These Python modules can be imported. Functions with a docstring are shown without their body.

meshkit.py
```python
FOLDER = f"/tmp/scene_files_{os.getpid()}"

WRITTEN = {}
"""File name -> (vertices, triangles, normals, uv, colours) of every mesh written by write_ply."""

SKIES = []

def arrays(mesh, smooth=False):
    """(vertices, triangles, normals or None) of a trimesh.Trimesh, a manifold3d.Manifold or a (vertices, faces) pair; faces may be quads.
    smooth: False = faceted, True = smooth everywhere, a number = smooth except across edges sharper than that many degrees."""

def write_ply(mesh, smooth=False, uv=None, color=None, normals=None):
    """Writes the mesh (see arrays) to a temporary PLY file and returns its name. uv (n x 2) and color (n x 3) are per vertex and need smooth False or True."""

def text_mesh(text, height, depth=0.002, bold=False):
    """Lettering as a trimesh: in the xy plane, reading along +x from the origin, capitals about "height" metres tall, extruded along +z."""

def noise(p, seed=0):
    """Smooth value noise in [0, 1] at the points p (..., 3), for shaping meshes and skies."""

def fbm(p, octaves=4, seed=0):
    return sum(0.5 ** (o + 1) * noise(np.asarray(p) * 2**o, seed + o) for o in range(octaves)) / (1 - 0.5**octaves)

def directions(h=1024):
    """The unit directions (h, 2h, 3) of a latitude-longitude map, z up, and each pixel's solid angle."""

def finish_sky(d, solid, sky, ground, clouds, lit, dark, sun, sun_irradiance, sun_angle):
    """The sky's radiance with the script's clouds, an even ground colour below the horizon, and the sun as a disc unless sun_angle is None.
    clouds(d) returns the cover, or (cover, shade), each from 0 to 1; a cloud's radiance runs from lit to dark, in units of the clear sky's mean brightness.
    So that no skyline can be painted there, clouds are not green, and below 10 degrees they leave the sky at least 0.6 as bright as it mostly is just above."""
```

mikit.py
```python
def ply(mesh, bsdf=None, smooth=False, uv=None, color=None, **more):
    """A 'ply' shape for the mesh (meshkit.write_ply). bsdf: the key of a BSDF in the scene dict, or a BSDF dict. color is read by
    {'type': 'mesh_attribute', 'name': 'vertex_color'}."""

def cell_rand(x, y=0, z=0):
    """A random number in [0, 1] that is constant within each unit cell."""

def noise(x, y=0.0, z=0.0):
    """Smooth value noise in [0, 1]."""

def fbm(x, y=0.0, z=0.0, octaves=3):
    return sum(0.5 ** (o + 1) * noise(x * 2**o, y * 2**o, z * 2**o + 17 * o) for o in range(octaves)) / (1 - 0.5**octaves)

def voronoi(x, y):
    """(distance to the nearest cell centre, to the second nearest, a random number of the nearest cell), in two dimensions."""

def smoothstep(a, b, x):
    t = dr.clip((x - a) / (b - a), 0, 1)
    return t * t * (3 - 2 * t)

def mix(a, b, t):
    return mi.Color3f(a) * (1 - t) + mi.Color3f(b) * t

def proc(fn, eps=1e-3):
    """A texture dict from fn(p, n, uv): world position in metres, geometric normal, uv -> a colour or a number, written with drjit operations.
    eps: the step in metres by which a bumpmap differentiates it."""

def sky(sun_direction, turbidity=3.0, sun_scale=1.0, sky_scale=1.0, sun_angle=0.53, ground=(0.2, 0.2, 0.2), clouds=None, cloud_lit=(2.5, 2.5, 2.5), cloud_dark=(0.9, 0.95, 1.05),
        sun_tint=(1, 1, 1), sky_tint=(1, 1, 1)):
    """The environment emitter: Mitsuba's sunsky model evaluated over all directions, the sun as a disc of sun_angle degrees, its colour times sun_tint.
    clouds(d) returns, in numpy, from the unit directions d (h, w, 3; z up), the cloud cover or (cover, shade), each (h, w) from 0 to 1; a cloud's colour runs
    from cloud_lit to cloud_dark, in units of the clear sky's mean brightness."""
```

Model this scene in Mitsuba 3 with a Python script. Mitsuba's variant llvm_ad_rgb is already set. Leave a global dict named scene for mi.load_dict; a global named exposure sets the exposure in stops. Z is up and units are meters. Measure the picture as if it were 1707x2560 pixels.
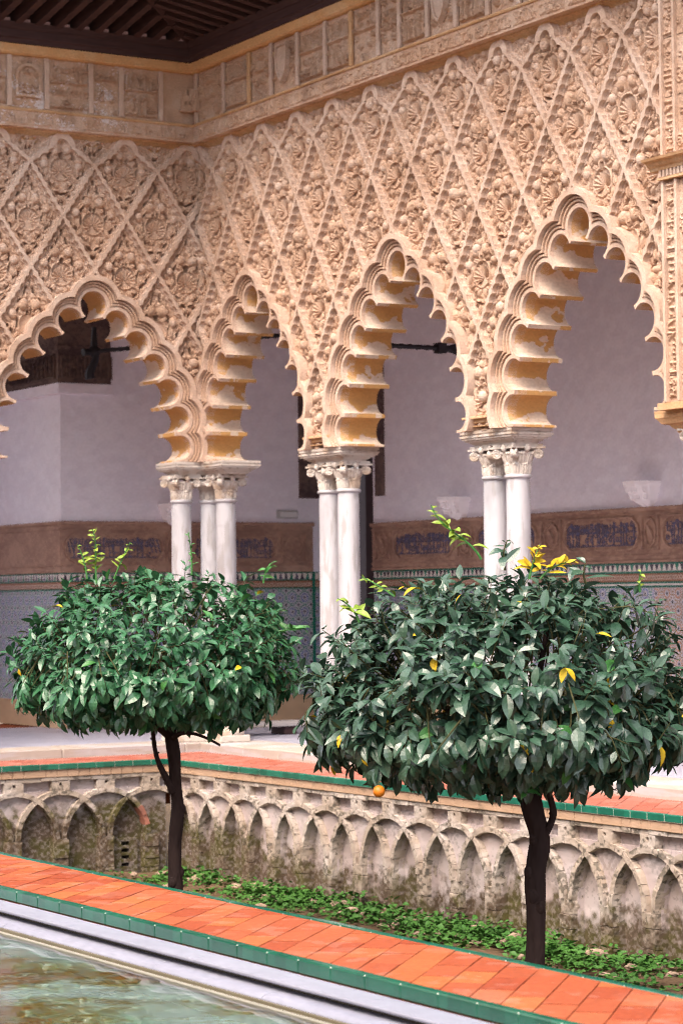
import math, numpy as np, trimesh, shapely, drjit as dr, mitsuba as mi, mikit
from shapely.geometry import Polygon, LineString, Point, box, MultiPolygon
from shapely import affinity
from shapely.ops import unary_union
from mikit import noise, fbm, smoothstep, mix, proc, cell_rand, voronoi
import meshkit

rng = np.random.default_rng(7)
scene, labels, used = {}, {}, {}
T = mi.ScalarTransform4f

# ------------------------------------------------------------------ camera, light, exposure
EYE = np.array([-13.13831637, -24.76965264, 1.6])
F, YAW, PITCH, ROLL = 6129.49099, 5.41129747e-01, 3.52248318e-02, -1.09954226e-02
FW = np.array([math.sin(YAW) * math.cos(PITCH), math.cos(YAW) * math.cos(PITCH), math.sin(PITCH)])
RT = np.cross(FW, [0, 0, 1]); RT /= np.linalg.norm(RT)
UP = np.cross(RT, FW)
RT, UP = math.cos(ROLL) * RT + math.sin(ROLL) * UP, -math.sin(ROLL) * RT + math.cos(ROLL) * UP
scene['camera'] = {
    'type': 'thinlens', 'fov': 2 * math.degrees(math.atan(1707 / 2 / F)), 'fov_axis': 'x',
    'to_world': T().look_at(origin=EYE.tolist(), target=(EYE + FW).tolist(), up=UP.tolist()),
    'aperture_radius': 0.013, 'focus_distance': 16.2, 'near_clip': 0.1, 'far_clip': 300.0}
scene['sky'] = mikit.sky([-0.58, -0.38, 0.86], turbidity=3.0, sun_scale=0.30, sun_angle=40.0, sky_scale=0.68, sun_tint=(0.97, 0.97, 1.06),
                         clouds=lambda d: np.full(d.shape[:2], 0.8), cloud_lit=(2.0, 2.0, 2.05), cloud_dark=(0.9, 0.95, 1.05), ground=(0.25, 0.2, 0.16))
exposure = 4.4

# ------------------------------------------------------------------ helpers
def numbered(name):
    n = used.get(name, 0); used[name] = n + 1
    return name if n == 0 else f'{name}_{n:03d}'

def put(name, mesh, m, parent=None, smooth=False, to_world=None):
    """one entry of the scene, a part when parent is given"""
    key = numbered(name if parent is None else parent + '__' + name)
    d = mesh if isinstance(mesh, dict) else mikit.ply(mesh, 'm_' + m, smooth=smooth)
    if isinstance(mesh, dict) and m is not None:
        d = {**mesh, 'bsdf': {'type': 'ref', 'id': 'm_' + m}}
    if to_world is not None:
        d = {**d, 'to_world': to_world}
    scene[key] = d
    return key

def thing(name, label, cat, group=None):
    key = numbered(name)
    labels[key] = {'label': label, 'category': cat}
    if group: labels[key]['group'] = group
    return key

def tag(key, label, cat, group=None, kind=None):
    labels[key] = {'label': label, 'category': cat}
    if group: labels[key]['group'] = group
    if kind: labels[key]['kind'] = kind
    return key

def setting(name, mesh, m, smooth=False):
    key = put(name, mesh, m, smooth=smooth); labels[key] = {'kind': 'structure'}
    return key

def polys(g):
    if g.is_empty: return []
    if g.geom_type == 'Polygon': return [g]
    return [p for q in getattr(g, 'geoms', []) for p in polys(q)]

def ext(poly, w0, w1, minarea=2e-5):
    out = []
    for g in polys(poly):
        g = g.buffer(0)
        for h in polys(g):
            if h.area < minarea: continue
            m = trimesh.creation.extrude_polygon(h.simplify(0.0008), w1 - w0, engine='earcut')
            m.apply_translation([0, 0, w0]); out.append(m)
    return out

def cat(ms):
    ms = [m for m in ms if m is not None]
    return trimesh.util.concatenate(ms) if ms else None

def bx(x0, x1, y0, y1, z0, z1):
    m = trimesh.creation.box([abs(x1 - x0), abs(y1 - y0), abs(z1 - z0)])
    m.apply_translation([(x0 + x1) / 2, (y0 + y1) / 2, (z0 + z1) / 2])
    return m

def chamfer_box(sx, sy, sz, c):
    """a box centred at the origin with chamfered edges (44 triangles)"""
    import itertools
    pts = []
    for s in itertools.product((-1, 1), repeat=3):
        for k in range(3):
            d = [sx / 2 - c, sy / 2 - c, sz / 2 - c]; d[k] += c
            pts.append([s[0] * d[0], s[1] * d[1], s[2] * d[2]])
    return trimesh.convex.convex_hull(np.array(pts))

def cbx(x0, x1, y0, y1, z0, z1, c=0.004):
    m = chamfer_box(x1 - x0, y1 - y0, z1 - z0, min(c, 0.4 * min(x1 - x0, y1 - y0, z1 - z0)))
    m.apply_translation([(x0 + x1) / 2, (y0 + y1) / 2, (z0 + z1) / 2])
    return m

def wall(mesh, side, off=0.0):
    """wall coordinates (u to the right, v up, w out of the wall) to the world. side 'R': the receding right wall, 'L': the far left wall"""
    if mesh is None: return None
    p = np.asarray(mesh.vertices); u, v, w = p[:, 0], p[:, 1], p[:, 2] + off
    q = np.stack([-w, -u, v], 1) if side == 'R' else np.stack([u, -w, v], 1)
    return trimesh.Trimesh(q, mesh.faces, process=False)

def prism(profile, u0, u1):
    """profile: (w, v) points, run along u"""
    m = trimesh.creation.extrude_polygon(Polygon(profile), u1 - u0, engine='earcut')
    p = m.vertices.copy()
    q = np.stack([p[:, 2] + u0, p[:, 1], p[:, 0]], 1)
    m2 = trimesh.Trimesh(q, m.faces[:, ::-1], process=False)
    m2.fix_normals()
    return m2

def grid_mesh(U, V, W, keep=None):
    """a height field over the grid; keep marks the faces that stay"""
    n, k = U.shape
    idx = np.arange(n * k).reshape(n, k)
    a, b, c, d = idx[:-1, :-1], idx[:-1, 1:], idx[1:, 1:], idx[1:, :-1]
    f = np.stack([a, b, c, d], -1)
    if keep is not None: f = f[keep]
    f = f.reshape(-1, 4)
    f = np.vstack([f[:, [0, 1, 2]], f[:, [0, 2, 3]]])
    m = trimesh.Trimesh(np.stack([U.ravel(), V.ravel(), W.ravel()], 1), f, process=False)
    m.remove_unreferenced_vertices()
    return m

def tube(pts, rad, sides=8, caps=True):
    p = np.asarray(pts, float); r = np.broadcast_to(rad, (len(p),))
    t = np.gradient(p, axis=0); t /= np.linalg.norm(t, axis=1, keepdims=True) + 1e-12
    ref = np.array([0.0, 0, 1]) if abs(t[0, 2]) < 0.8 else np.array([1.0, 0, 0])
    a = np.cross(t, ref); a /= np.linalg.norm(a, axis=1, keepdims=True) + 1e-12
    b = np.cross(t, a)
    an = np.arange(sides) * 2 * np.pi / sides
    v = (p[:, None] + r[:, None, None] * (np.cos(an)[None, :, None] * a[:, None] + np.sin(an)[None, :, None] * b[:, None])).reshape(-1, 3)
    f = []
    for i in range(len(p) - 1):
        for j in range(sides):
            k = (j + 1) % sides
            f += [[i * sides + j, i * sides + k, (i + 1) * sides + k], [i * sides + j, (i + 1) * sides + k, (i + 1) * sides + j]]
    if caps:
        n = len(v); v = np.vstack([v, p[:1], p[-1:]])
        for j in range(sides):
            k = (j + 1) % sides
            f += [[n, k, j], [n + 1, (len(p) - 1) * sides + j, (len(p) - 1) * sides + k]]
    m = trimesh.Trimesh(v, f, process=False); m.fix_normals()
    return m

def lathe(prof, n=28, cx=0, cy=0):
    m = trimesh.creation.revolve(np.array(prof, float), sections=n)
    m.apply_translation([cx, cy, 0])
    return m

def smoothline(p, n=24):
    from scipy.interpolate import CubicSpline
    p = np.asarray(p, float); s = np.r_[0, np.cumsum(np.linalg.norm(np.diff(p, axis=0), axis=1))]
    return CubicSpline(s, p)(np.linspace(0, s[-1], n))

# ------------------------------------------------------------------ materials
def mat(key, color, rough=0.7, spec=0.3, bump=None, bump_scale=1.0, **more):
    c = proc(color) if callable(color) else {'type': 'rgb', 'value': list(color)}
    r = proc(rough) if callable(rough) else rough
    b = {'type': 'principled', 'base_color': c, 'roughness': r, 'specular': spec, **more}
    if bump is not None:
        b = {'type': 'bumpmap', 'arbitrary': proc(bump, 0.003), 'scale': bump_scale, 'bsdf': b}
    scene['m_' + key] = {'type': 'twosided', 'bsdf': b}

def stucco(base, pale, dark, k=1.0, worn=0.5):
    def f(p, n, uv):
        a = fbm(p.x * 0.9 + 3, p.y * 0.9, p.z * 0.9, 4)
        b = fbm(p.x * 9, p.y * 9, p.z * 7, 3)
        c = noise(p.x * 70, p.y * 70, p.z * 70)
        col = mix(base, pale, smoothstep(0.46, 0.62, a * 0.55 + b * 0.45) * worn)
        col = mix(col, dark, smoothstep(0.56, 0.70, fbm(p.x * 3.1 + 9, p.y * 3.1, p.z * 2.3 + 5, 4)) * 0.45)
        return col * (0.86 + 0.28 * c) * k
    return f

mat('stone', stucco((0.47, 0.315, 0.225), (0.54, 0.41, 0.33), (0.32, 0.20, 0.135)), 0.85, 0.2)
mat('stone_rib', stucco((0.50, 0.36, 0.28), (0.58, 0.47, 0.40), (0.37, 0.245, 0.175)), 0.82, 0.2)
mat('stone_gold', stucco((0.50, 0.30, 0.16), (0.55, 0.40, 0.26), (0.35, 0.19, 0.09)), 0.8, 0.2)
frieze_base = stucco((0.45, 0.295, 0.205), (0.53, 0.41, 0.33), (0.27, 0.175, 0.13))
def frieze_color(p, n, uv):
    # old limewash clings to the far wall's frieze in ragged patches
    a = smoothstep(0.555, 0.60, fbm(p.x * 4.1 + 2, p.y * 4.1, p.z * 3.4, 4) * 0.7 + 0.3 * noise(p.x * 55, p.y * 55, p.z * 55)) * smoothstep(-1.0, -1.4, p.x)
    return mix(frieze_base(p, n, uv), (0.62, 0.57, 0.57), a * 0.85)
mat('stone_frieze', frieze_color, 0.88, 0.2)
mat('stone_ledge', stucco((0.56, 0.32, 0.15), (0.60, 0.42, 0.25), (0.40, 0.22, 0.10)), 0.8, 0.2)

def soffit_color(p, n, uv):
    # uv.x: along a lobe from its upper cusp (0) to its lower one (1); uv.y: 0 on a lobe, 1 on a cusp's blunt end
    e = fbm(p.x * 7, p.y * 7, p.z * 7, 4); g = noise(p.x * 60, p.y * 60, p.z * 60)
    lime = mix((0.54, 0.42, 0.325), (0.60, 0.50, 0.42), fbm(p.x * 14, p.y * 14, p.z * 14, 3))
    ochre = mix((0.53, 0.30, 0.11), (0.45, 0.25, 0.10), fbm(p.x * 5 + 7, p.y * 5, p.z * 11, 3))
    ochre_and_shade = smoothstep(0.0, 0.03, 0.68 - uv.x + (e - 0.5) * 0.9)  # upper lobe: ochre remnants and the warm shade there, both put into the colour
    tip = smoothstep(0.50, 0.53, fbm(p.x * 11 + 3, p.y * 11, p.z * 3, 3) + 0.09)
    w = dr.select(uv.y > 0.5, tip, ochre_and_shade)
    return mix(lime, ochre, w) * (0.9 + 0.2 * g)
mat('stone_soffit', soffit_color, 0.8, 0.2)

def marble_color(p, n, uv):
    a = fbm(p.x * 3, p.y * 3, p.z * 1.1, 4)
    v = smoothstep(0.03, 0.0, dr.abs(fbm(p.x * 2.3 + 5, p.y * 2.3, p.z * 1.3, 4) - 0.5))
    s = fbm(p.x * 22, p.y * 22, p.z * 3.0, 3)
    col = mix((0.46, 0.455, 0.49), (0.33, 0.325, 0.355), smoothstep(0.45, 0.7, a))
    col = mix(col, (0.30, 0.29, 0.31), v * 0.25)
    return mix(col, (0.30, 0.28, 0.28), smoothstep(0.54, 0.70, s) * 0.6)
mat('marble', marble_color, 0.35, 0.5)

def old_marble(p, n, uv):
    a = fbm(p.x * 5, p.y * 5, p.z * 5, 4); b = fbm(p.x * 24, p.y * 24, p.z * 17, 3)
    col = mix((0.54, 0.49, 0.45), (0.43, 0.34, 0.27), smoothstep(0.48, 0.66, a))
    return mix(col, (0.30, 0.24, 0.20), smoothstep(0.58, 0.72, b) * 0.55)
mat('old_marble', old_marble, 0.6, 0.35)

def plaster(p, n, uv):
    a = fbm(p.x * 1.3, p.y * 1.3, p.z * 1.3, 4); b = fbm(p.x * 10, p.y * 10, p.z * 10, 3)
    return mix((0.77, 0.745, 0.83), (0.72, 0.69, 0.78), smoothstep(0.40, 0.60, a * 0.5 + b * 0.5)) * (0.95 + 0.1 * noise(p.x * 40, p.y * 40, p.z * 40))
mat('plaster', plaster, 0.9, 0.2, bump=lambda p, n, uv: fbm(p.x * 8, p.y * 8, p.z * 8, 4) * 0.018)

def wood(p, n, uv):
    g = fbm(p.x * 5, p.y * 5, p.z * 40, 3)
    return mix((0.032, 0.017, 0.021), (0.075, 0.038, 0.036), g)
mat('dark_wood', wood, 0.7, 0.3)

def terracotta(c0, c1, c2):
    def f(p, n, uv):
        a = (p.x + p.y) * 0.70711; b = (p.x - p.y) * 0.70711
        j = dr.floor(b / 0.163); i = dr.floor(a / 0.326 + 0.5 * (j - 2 * dr.floor(j / 2)))
        t = cell_rand(i, j, 4); u = cell_rand(i, j, 9)
        col = mix(mix(c0, c1, t), c2, smoothstep(0.72, 1.0, u) * 0.8)
        col = mix(col, (0.36, 0.22, 0.17), smoothstep(0.62, 0.76, fbm(p.x * 3.3, p.y * 3.3, 0, 4)) * 0.12)
        s = smoothstep(0.64, 0.70, fbm(p.x * 9 + 3, p.y * 9, 2, 4))
        return mix(col, (0.38, 0.26, 0.22), s * 0.12) * (0.9 + 0.2 * noise(p.x * 50, p.y * 50, 0))
    return f
mat('terracotta', terracotta((0.205, 0.036, 0.012), (0.275, 0.068, 0.026), (0.30, 0.086, 0.025)), 0.42, 0.45)
mat('terracotta_path', terracotta((0.27, 0.072, 0.045), (0.29, 0.105, 0.075), (0.31, 0.13, 0.10)), 0.5, 0.4)
mat('grout', (0.19, 0.055, 0.026), 0.9, 0.1)

def glaze(c0, c1):
    def f(p, n, uv):
        t = cell_rand(dr.floor(p.x / 0.214 + 0.11), dr.floor(p.y / 0.107 + 0.31), 3)
        return mix(c0, c1, t) * (0.85 + 0.3 * fbm(p.x * 15, p.y * 15, p.z * 15, 3))
    return f
mat('green_glaze', glaze((0.003, 0.075, 0.048), (0.008, 0.12, 0.078)), 0.22, 0.6, clearcoat=0.6, clearcoat_gloss=0.85)
mat('pool_glaze', glaze((0.002, 0.052, 0.032), (0.005, 0.076, 0.046)), 0.2, 0.6, clearcoat=0.5, clearcoat_gloss=0.8)
mat('joint', (0.42, 0.40, 0.36), 0.9, 0.1)

def brick(p, n, uv):
    t = fbm(p.x * 6, p.y * 6, p.z * 9, 3)
    col = mix((0.36, 0.225, 0.145), (0.42, 0.295, 0.215), t)
    return mix(col, (0.20, 0.14, 0.10), smoothstep(0.60, 0.72, fbm(p.x * 11, p.y * 11, p.z * 11 + 3, 4)) * 0.6)
mat('edge_brick', brick, 0.85, 0.2)

def old_wall(p0, p1, crust=1.0):
    def f(p, n, uv):
        a = fbm(p.x * 2.2, p.y * 2.2, p.z * 2.2, 4); b = fbm(p.x * 13, p.y * 13, p.z * 10, 4); c = fbm(p.x * 34, p.y * 34, p.z * 30, 2)
        col = mix(p0, p1, smoothstep(0.38, 0.62, a))
        col = mix(col, (0.30, 0.235, 0.185), smoothstep(0.54, 0.68, b) * 0.5 * crust)
        # black lichen crust: speckled patches
        col = mix(col, (0.075, 0.068, 0.055), smoothstep(0.52, 0.66, fbm(p.x * 6, p.y * 6, p.z * 4 + 9, 4) * 0.5 + c * 0.5) * 0.75 * crust)
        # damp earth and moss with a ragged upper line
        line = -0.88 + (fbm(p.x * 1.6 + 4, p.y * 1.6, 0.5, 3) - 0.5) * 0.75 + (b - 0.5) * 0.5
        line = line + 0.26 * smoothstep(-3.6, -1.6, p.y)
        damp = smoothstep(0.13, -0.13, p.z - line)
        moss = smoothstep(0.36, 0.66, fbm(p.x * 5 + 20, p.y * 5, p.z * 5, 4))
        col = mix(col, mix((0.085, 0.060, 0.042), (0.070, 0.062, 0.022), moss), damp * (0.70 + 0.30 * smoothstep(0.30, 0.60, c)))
        return col
    return f
def wall_bump(p, n, uv):
    return fbm(p.x * 13, p.y * 13, p.z * 17, 4) * 0.018 + noise(p.x * 55, p.y * 55, p.z * 55) * 0.003
mat('garden_stone', old_wall((0.335, 0.275, 0.23), (0.41, 0.36, 0.33)), 0.92, 0.15, bump=wall_bump)
mat('garden_render', old_wall((0.385, 0.32, 0.315), (0.46, 0.405, 0.41), 0.45), 0.92, 0.15, bump=lambda p, n, uv: fbm(p.x * 5, p.y * 5, p.z * 16, 4) * 0.014)
mat('red_brick', lambda p, n, uv: mix((0.33, 0.13, 0.09), (0.20, 0.10, 0.08), fbm(p.x * 20, p.y * 20, p.z * 20, 3)), 0.9, 0.1)
mat('ceiling_wood', (0.30, 0.20, 0.13), 0.8, 0.2)
mat('soil', lambda p, n, uv: mix((0.10, 0.065, 0.04), (0.05, 0.035, 0.022), fbm(p.x * 8, p.y * 8, p.z * 8, 4)), 0.95, 0.1)
mat('rubble', lambda p, n, uv: mix((0.34, 0.245, 0.185), (0.17, 0.13, 0.10), fbm(p.x * 12, p.y * 12, p.z * 12, 3)), 0.95, 0.1)

def slab_color(p, n, uv):
    t = cell_rand(dr.floor(p.x / 0.9 + 50.377), dr.floor(p.y / 0.6 + 50.566), 2)
    v = fbm(p.x * 1.6 + t * 9, p.y * 5, t * 7, 4)
    return mix(mix((0.34, 0.35, 0.44), (0.30, 0.305, 0.39), t), (0.40, 0.40, 0.48), smoothstep(0.55, 0.7, v) * 0.5)
mat('floor_marble', slab_color, 0.28, 0.5)
def kerb_color(p, n, uv):
    a = fbm(p.x * 2.5, p.y * 2.5, p.z * 20, 4)
    return mix((0.35, 0.305, 0.27), (0.38, 0.355, 0.36), smoothstep(0.4, 0.6, a)) * (0.93 + 0.14 * fbm(p.x * 20, p.y * 20, p.z * 20, 3))
mat('kerb_marble', kerb_color, 0.45, 0.4)
def rim_color(p, n, uv):
    a = fbm(p.x * 3, p.y * 1.2, p.z * 9, 4); b = fbm(p.x * 16, p.y * 16, p.z * 16, 3)
    return mix((0.17, 0.175, 0.225), (0.23, 0.235, 0.29), a) * (0.88 + 0.22 * b)
mat('rim_marble', rim_color, 0.4, 0.4)
mat('wet_wall', lambda p, n, uv: mix((0.13, 0.11, 0.07), (0.08, 0.066, 0.038), fbm(p.x * 5, p.y * 5, p.z * 5, 3)), 0.35, 0.4)
mat('scale_line', (0.19, 0.18, 0.15), 0.7, 0.2)

def pool_floor(p, n, uv):
    x, y = p.x, p.y
    a = (x * 0.86 - y * 0.51); b = (x * 0.51 + y * 0.86)   # drift runs across the view
    s = fbm(a * 0.75 + 2, b * 1.15, 1.5, 5)
    f = fbm(a * 6, b * 9, 4.5, 4); g = noise(a * 28, b * 40, 1)
    pale = mix((0.155, 0.22, 0.185), (0.24, 0.31, 0.29), smoothstep(0.4, 0.65, fbm(a * 1.2 + 8, b * 1.6, 0, 3)))
    algae = smoothstep(0.47, 0.56, s * 0.72 + f * 0.28 + 0.012)
    dense = smoothstep(0.54, 0.64, s * 0.7 + f * 0.3)
    col = mix(pale, (0.13, 0.10, 0.026), algae * (0.45 + 0.55 * smoothstep(0.35, 0.55, g)))
    return mix(col, mix((0.19, 0.075, 0.008), (0.115, 0.050, 0.014), f), dense * (0.55 + 0.45 * smoothstep(0.3, 0.5, g)))
mat('pool_floor', pool_floor, 0.8, 0.2)
scene['m_water'] = {'type': 'bumpmap', 'arbitrary': proc(lambda p, n, uv: fbm(p.x * 3.0, p.y * 3.0, 0.3, 2) * 0.012, 0.01), 'scale': 1.0, 'bsdf': {'type': 'dielectric', 'int_ior': 1.33}}

# orange leaves
def leafmat(key, c0, c1, rough=0.38, spec=0.5, cc=0.25):
    def f(p, n, uv):
        t = fbm(p.x * 5, p.y * 5, p.z * 5, 2); s = noise(p.x * 31, p.y * 31, p.z * 31)
        return mix(c0, c1, t * 0.6 + s * 0.4)
    scene['m_' + key] = {'type': 'twosided', 'bsdf': {'type': 'principled', 'base_color': proc(f), 'roughness': rough, 'specular': spec, 'clearcoat': cc, 'clearcoat_gloss': 0.7}}
leafmat('leaf_near', (0.011, 0.040, 0.024), (0.034, 0.080, 0.047), 0.36, 0.6, 0.55)
leafmat('leaf_far', (0.010, 0.064, 0.027), (0.038, 0.132, 0.056), 0.38, 0.55, 0.45)
leafmat('leaf_young', (0.10, 0.19, 0.022), (0.21, 0.27, 0.022), 0.5, 0.4, 0.1)
leafmat('leaf_fresh', (0.025, 0.115, 0.030), (0.05, 0.17, 0.035), 0.42, 0.4, 0.15)
leafmat('leaf_yellow', (0.46, 0.28, 0.008), (0.42, 0.33, 0.02), 0.55, 0.3, 0.0)
leafmat('weed', (0.020, 0.075, 0.013), (0.060, 0.165, 0.026), 0.6, 0.3, 0.0)
mat('bark', lambda p, n, uv: mix((0.014, 0.008, 0.008), (0.036, 0.022, 0.020), fbm(p.x * 20, p.y * 20, p.z * 7, 3)), 0.85, 0.2, bump=lambda p, n, uv: fbm(p.x * 40, p.y * 40, p.z * 9, 3) * 0.02)
mat('twig', (0.05, 0.05, 0.02), 0.8, 0.2)
mat('orange_peel', lambda p, n, uv: mix((0.46, 0.12, 0.006), (0.42, 0.15, 0.01), fbm(p.x * 40, p.y * 40, p.z * 40, 2)), 0.45, 0.4)

def dado_tile(swap):
    """star mosaic: dark eight-fold stars, blue and green lozenges and white straps, on a 0.19 m repeat"""
    def f(p, n, uv):
        u = p.y if swap else p.x + p.y
        R = 0.19
        x = u / R - dr.floor(u / R) - 0.5; y = p.z / R - dr.floor(p.z / R) - 0.5
        i, j = dr.floor(u / R), dr.floor(p.z / R)
        r = dr.sqrt(x * x + y * y); th = dr.atan2(y, x)
        pet = dr.abs(th / (2 * math.pi) * 16 - dr.floor(th / (2 * math.pi) * 16) - 0.5)
        star = smoothstep(0.015, -0.015, r - (0.085 + 0.03 * dr.cos(8 * th)))
        loz = smoothstep(0.02, -0.02, dr.abs(r - 0.26) / 0.105 - 1.0 + pet * 2.4)
        loz2 = smoothstep(0.02, -0.02, dr.abs(r - 0.45) / 0.09 - 1.0 + pet * 2.2)
        cx = dr.abs(x) - 0.5; cy = dr.abs(y) - 0.5
        corner = smoothstep(0.02, -0.02, dr.sqrt(cx * cx + cy * cy) - 0.10)
        t = cell_rand(i, j, 5)
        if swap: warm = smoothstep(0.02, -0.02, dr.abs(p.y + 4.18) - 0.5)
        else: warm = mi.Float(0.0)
        pale = mix((0.45, 0.42, 0.46), (0.38, 0.345, 0.39), noise(u * 60, p.z * 60, 0))
        blue = mix((0.05, 0.09, 0.30), (0.10, 0.16, 0.36), cell_rand(dr.floor(u / 0.02), dr.floor(p.z / 0.02), 1))
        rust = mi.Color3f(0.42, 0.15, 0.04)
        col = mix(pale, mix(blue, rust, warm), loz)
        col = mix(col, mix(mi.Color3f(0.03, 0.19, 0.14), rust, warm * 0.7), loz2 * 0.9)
        col = mix(col, (0.025, 0.02, 0.04), dr.maximum(star, corner))
        return col * (0.9 + 0.2 * noise(u * 35, p.z * 35, 3))
    return f
mat('dado_right', dado_tile(True), 0.25, 0.5)
mat('dado_left', dado_tile(False), 0.25, 0.5)
def guilloche(p, n, uv):
    u = p.x - p.y
    a = dr.sin(u * 2 * math.pi / 0.085) * 0.022; zz = p.z - 1.79
    s = smoothstep(0.008, 0.004, dr.abs(zz - a)) + smoothstep(0.008, 0.004, dr.abs(zz + a))
    return mix((0.26, 0.12, 0.07), (0.50, 0.40, 0.34), dr.minimum(s, 1.0))
mat('guilloche', guilloche, 0.4, 0.4)
mat('tile_white', (0.60, 0.55, 0.52), 0.3, 0.5)
mat('tile_black', (0.03, 0.02, 0.035), 0.3, 0.5)
mat('tile_green', (0.006, 0.13, 0.085), 0.3, 0.5)
mat('tile_blue', lambda p, n, uv: mix((0.10, 0.10, 0.20), (0.10, 0.07, 0.08), noise(p.x * 30, p.y * 30, p.z * 30)), 0.6, 0.3)
def carved_brown(c0, c1):
    def f(p, n, uv):
        a = fbm(p.x * 4, p.y * 4, p.z * 4, 4); b = fbm(p.x * 25, p.y * 25, p.z * 25, 3)
        return mix(c0, c1, smoothstep(0.35, 0.65, a * 0.5 + b * 0.5))
    return f
mat('carved_band', carved_brown((0.40, 0.255, 0.195), (0.28, 0.17, 0.135)), 0.8, 0.2)
mat('overdoor', carved_brown((0.16, 0.115, 0.10), (0.075, 0.05, 0.055)), 0.85, 0.2, bump=lambda p, n, uv: fbm(p.x * 22, p.y * 22, p.z * 22, 3) * 0.03)
mat('door_wood', (0.045, 0.03, 0.035), 0.7, 0.3)
mat('plinth', lambda p, n, uv: mix((0.55, 0.36, 0.22), (0.42, 0.27, 0.17), fbm(p.x * 5, p.y * 5, p.z * 9, 4)), 0.7, 0.3)
mat('white_stone', lambda p, n, uv: mix((0.90, 0.87, 0.91), (0.84, 0.80, 0.84), fbm(p.x * 12, p.y * 12, p.z * 12, 3)), 0.7, 0.3)
mat('iron', (0.018, 0.018, 0.026), 0.6, 0.4)
mat('sign_white', (0.62, 0.62, 0.64), 0.5, 0.4)
mat('sign_grey', (0.36, 0.37, 0.38), 0.5, 0.4)
mat('wing_stucco', (0.55, 0.42, 0.33), 0.9, 0.1)
mat('white_wash', lambda p, n, uv: mix((0.78, 0.74, 0.72), (0.66, 0.58, 0.53), fbm(p.x * 6, p.y * 6, p.z * 6, 3)), 0.85, 0.2)

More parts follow.
